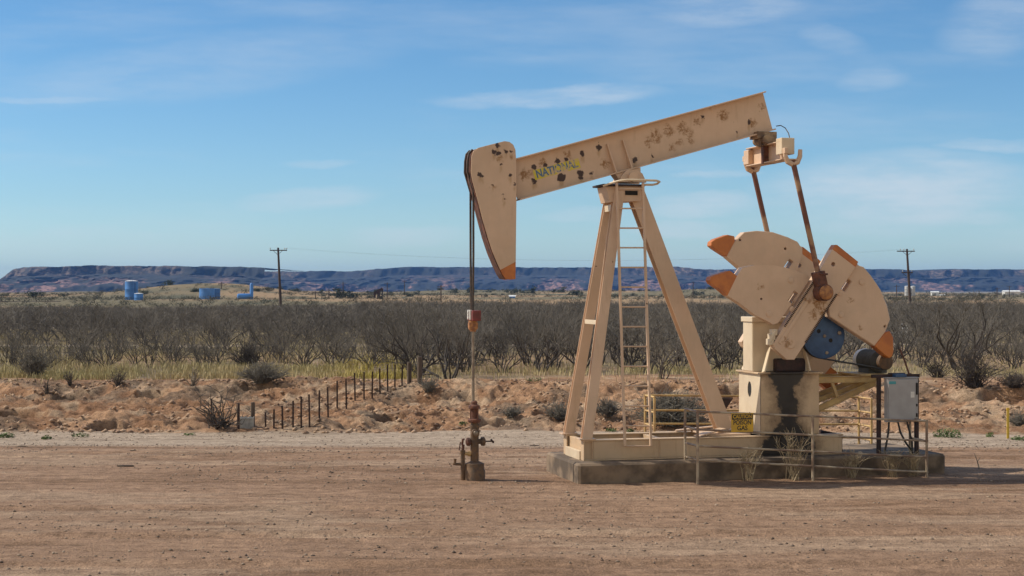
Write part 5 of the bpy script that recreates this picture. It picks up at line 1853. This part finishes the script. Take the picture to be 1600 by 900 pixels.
for px_, hg, lab in ((1172, .50, 'dry pale weed stalks against the slab below the warning sign'), (1240, .85, 'tall thin dry weed against the oil stained pedestal'),
                     (1330, .45, 'dry pale weed against the slab right of the pedestal'), (1392, .42, 'dry pale weed against the slab below the cabinet cables'),
                     (1425, .40, 'dry pale weed at the right end of the guard rail')):
    dry_stalks(P(px_, 735, -1.15).x, -1.15, 26, hg, lab)
q = ground_at(1530, 733)
o = thing('dry_weed', 'single dark dry weed standing in the road right of the slab', 'weed', q)
seg_obj('stalks', [(np.array([0, 0, 0.]), np.array([-.03, 0, .12]), .012, .009), (np.array([-.03, 0, .12]), np.array([-.08, 0, .26]), .009, .004), (np.array([-.03, 0, .12]), np.array([.03, 0, .2]), .007, .003)], M['dead'], o)
for px_, py_, s_, lab in ((835, 696.5, .05, 'dark flat scrap lying on the road right of the wellhead'), (196, 730, .07, 'dark lump of debris on the road in the left foreground'), (35, 698, .05, 'thin dark stick on the gravel at far left'), (208, 706, .03, 'small dark stone on the gravel left of centre')):
    q = ground_at(px_, py_)
    o = thing('road_debris', lab, 'debris', q)
    mb = MB(); mb.lathe([(s_*.4, -.02), (s_, 0), (s_*.9, s_*.35), (s_*.3, s_*.5)], (0, 0, 0), (0, .1, 1), 7)
    ob = mb.build('lump', M['dark_stone'], o); ob.scale = (2.2, .8, .8)

# junipers on the rises
def juniper_mesh(seed):
    r_ = np.random.RandomState(seed)
    n = 420
    cs = r_.randn(9, 3) * np.array((.55, .55, .28)) + np.array((0, 0, .62))
    c_ = cs[r_.randint(0, 9, n)] + r_.randn(n, 3) * .22
    c_[:, 2] = np.abs(c_[:, 2])
    a = r_.randn(n, 3); a /= np.linalg.norm(a, axis=1, keepdims=True)
    b_ = r_.randn(n, 3); b_ /= np.linalg.norm(b_, axis=1, keepdims=True)
    s_ = .10 + .10 * r_.rand(n, 1)
    V = np.stack([c_ - a*s_, c_ + b_*s_, c_ + a*s_], 1).reshape(-1, 3)
    return V, np.arange(3*n).reshape(-1, 3)


jp = []
for i in range(5):
    V, F = juniper_mesh(i)
    o = thing('juniper_bush', 'dark green juniper bush dotting the tan rises beyond the thicket', 'bush', (0, 0, 0), 0, 'juniper bushes on the far rises')
    jp.append([o, big_mesh('foliage', V, F, M['juniper'], o), False])
r = random.Random(21)
jl = [(55, 455, 420), (220, 457, 420), (268, 452, 480), (305, 455, 430), (500, 456, 560), (612, 452, 600), (652, 454, 620), (688, 443, 700), (715, 446, 640), (730, 447, 640), (800, 448, 620), (815, 447, 640), (830, 450, 620),
      (865, 446, 650), (880, 448, 650), (900, 452, 560), (640, 463, 450), (528, 466, 420), (550, 467, 420), (590, 452, 640), (1060, 450, 640), (1110, 452, 600), (1150, 450, 610), (1090, 456, 560), (460, 449, 560), (420, 455, 470), (400, 458, 450)]
for i in range(70):
    y = r.uniform(420, 780); jl.append((r.uniform(-60, 1660), None, y))
for (px_, py_, y) in jl:
    x = wx(px_, y)
    a = jp[r.randrange(5)]
    if not a[2]:
        a[2] = True; o = a[0]
    else:
        o = a[0].copy(); COL.objects.link(o); q = a[1].copy(); COL.objects.link(q); q.parent = o
    s_ = r.uniform(.8, 1.6) * (1.15 if py_ else .55)
    o.location = (x, y, h1(x, y) - .1); o.scale = (s_*1.3, s_*1.3, s_); o.rotation_euler = (0, 0, r.uniform(0, 6))

# small scrub speckling the far rises
rs = np.random.RandomState(31)
VV, FF, off = [], [], 0
bv = [juniper_mesh(40 + i)[0].reshape(-1, 3, 3)[:70].reshape(-1, 3) * np.array((1, 1, .8)) for i in range(4)]
n = 9000
ys_ = 270 + rs.rand(n) ** 1.3 * 620; xs_ = (rs.rand(n)*2 - 1) * .36 * ys_
kp = fbm(xs_, ys_, 45, 3, 501) > .40 + .12 * rs.rand(n)
xs_, ys_ = xs_[kp], ys_[kp]
zs_ = height(xs_, ys_)
for i in range(len(xs_)):
    sc2 = .30 + .75 * rs.rand() ** 2
    Vn = bv[i % 4] * sc2 + np.array((xs_[i], ys_[i], zs_[i] - .05))
    VV.append(Vn); FF.append(np.arange(len(Vn)).reshape(-1, 3) + off); off += len(Vn)
q = big_mesh('far_scrub', np.concatenate(VV), np.concatenate(FF), M['scrub'])
tag(q, 'small grey green scrub speckling the tan rises beyond the thicket', 'scrub', kind='stuff')

# ------------------------------------------------------------------ the air
mb = MB()
mb.box((-9000, -120, -22), (9000, 7200, 95))
hz = mb.build('haze', [], None)
hm = bpy.data.materials.new('haze_air'); hm.use_nodes = True
ht_ = hm.node_tree; ht_.nodes.clear()
out = ht_.nodes.new('ShaderNodeOutputMaterial')
pv_ = node(ht_, 'ShaderNodeVolumePrincipled', {'Color': (.18, .42, 1.0), 'Density': .000085, 'Anisotropy': .0})
ht_.links.new(pv_.outputs[0], out.inputs['Volume'])
hz.data.materials.append(hm)
tag(hz, 'pale blue haze in the air over the plain', 'haze', kind='stuff')
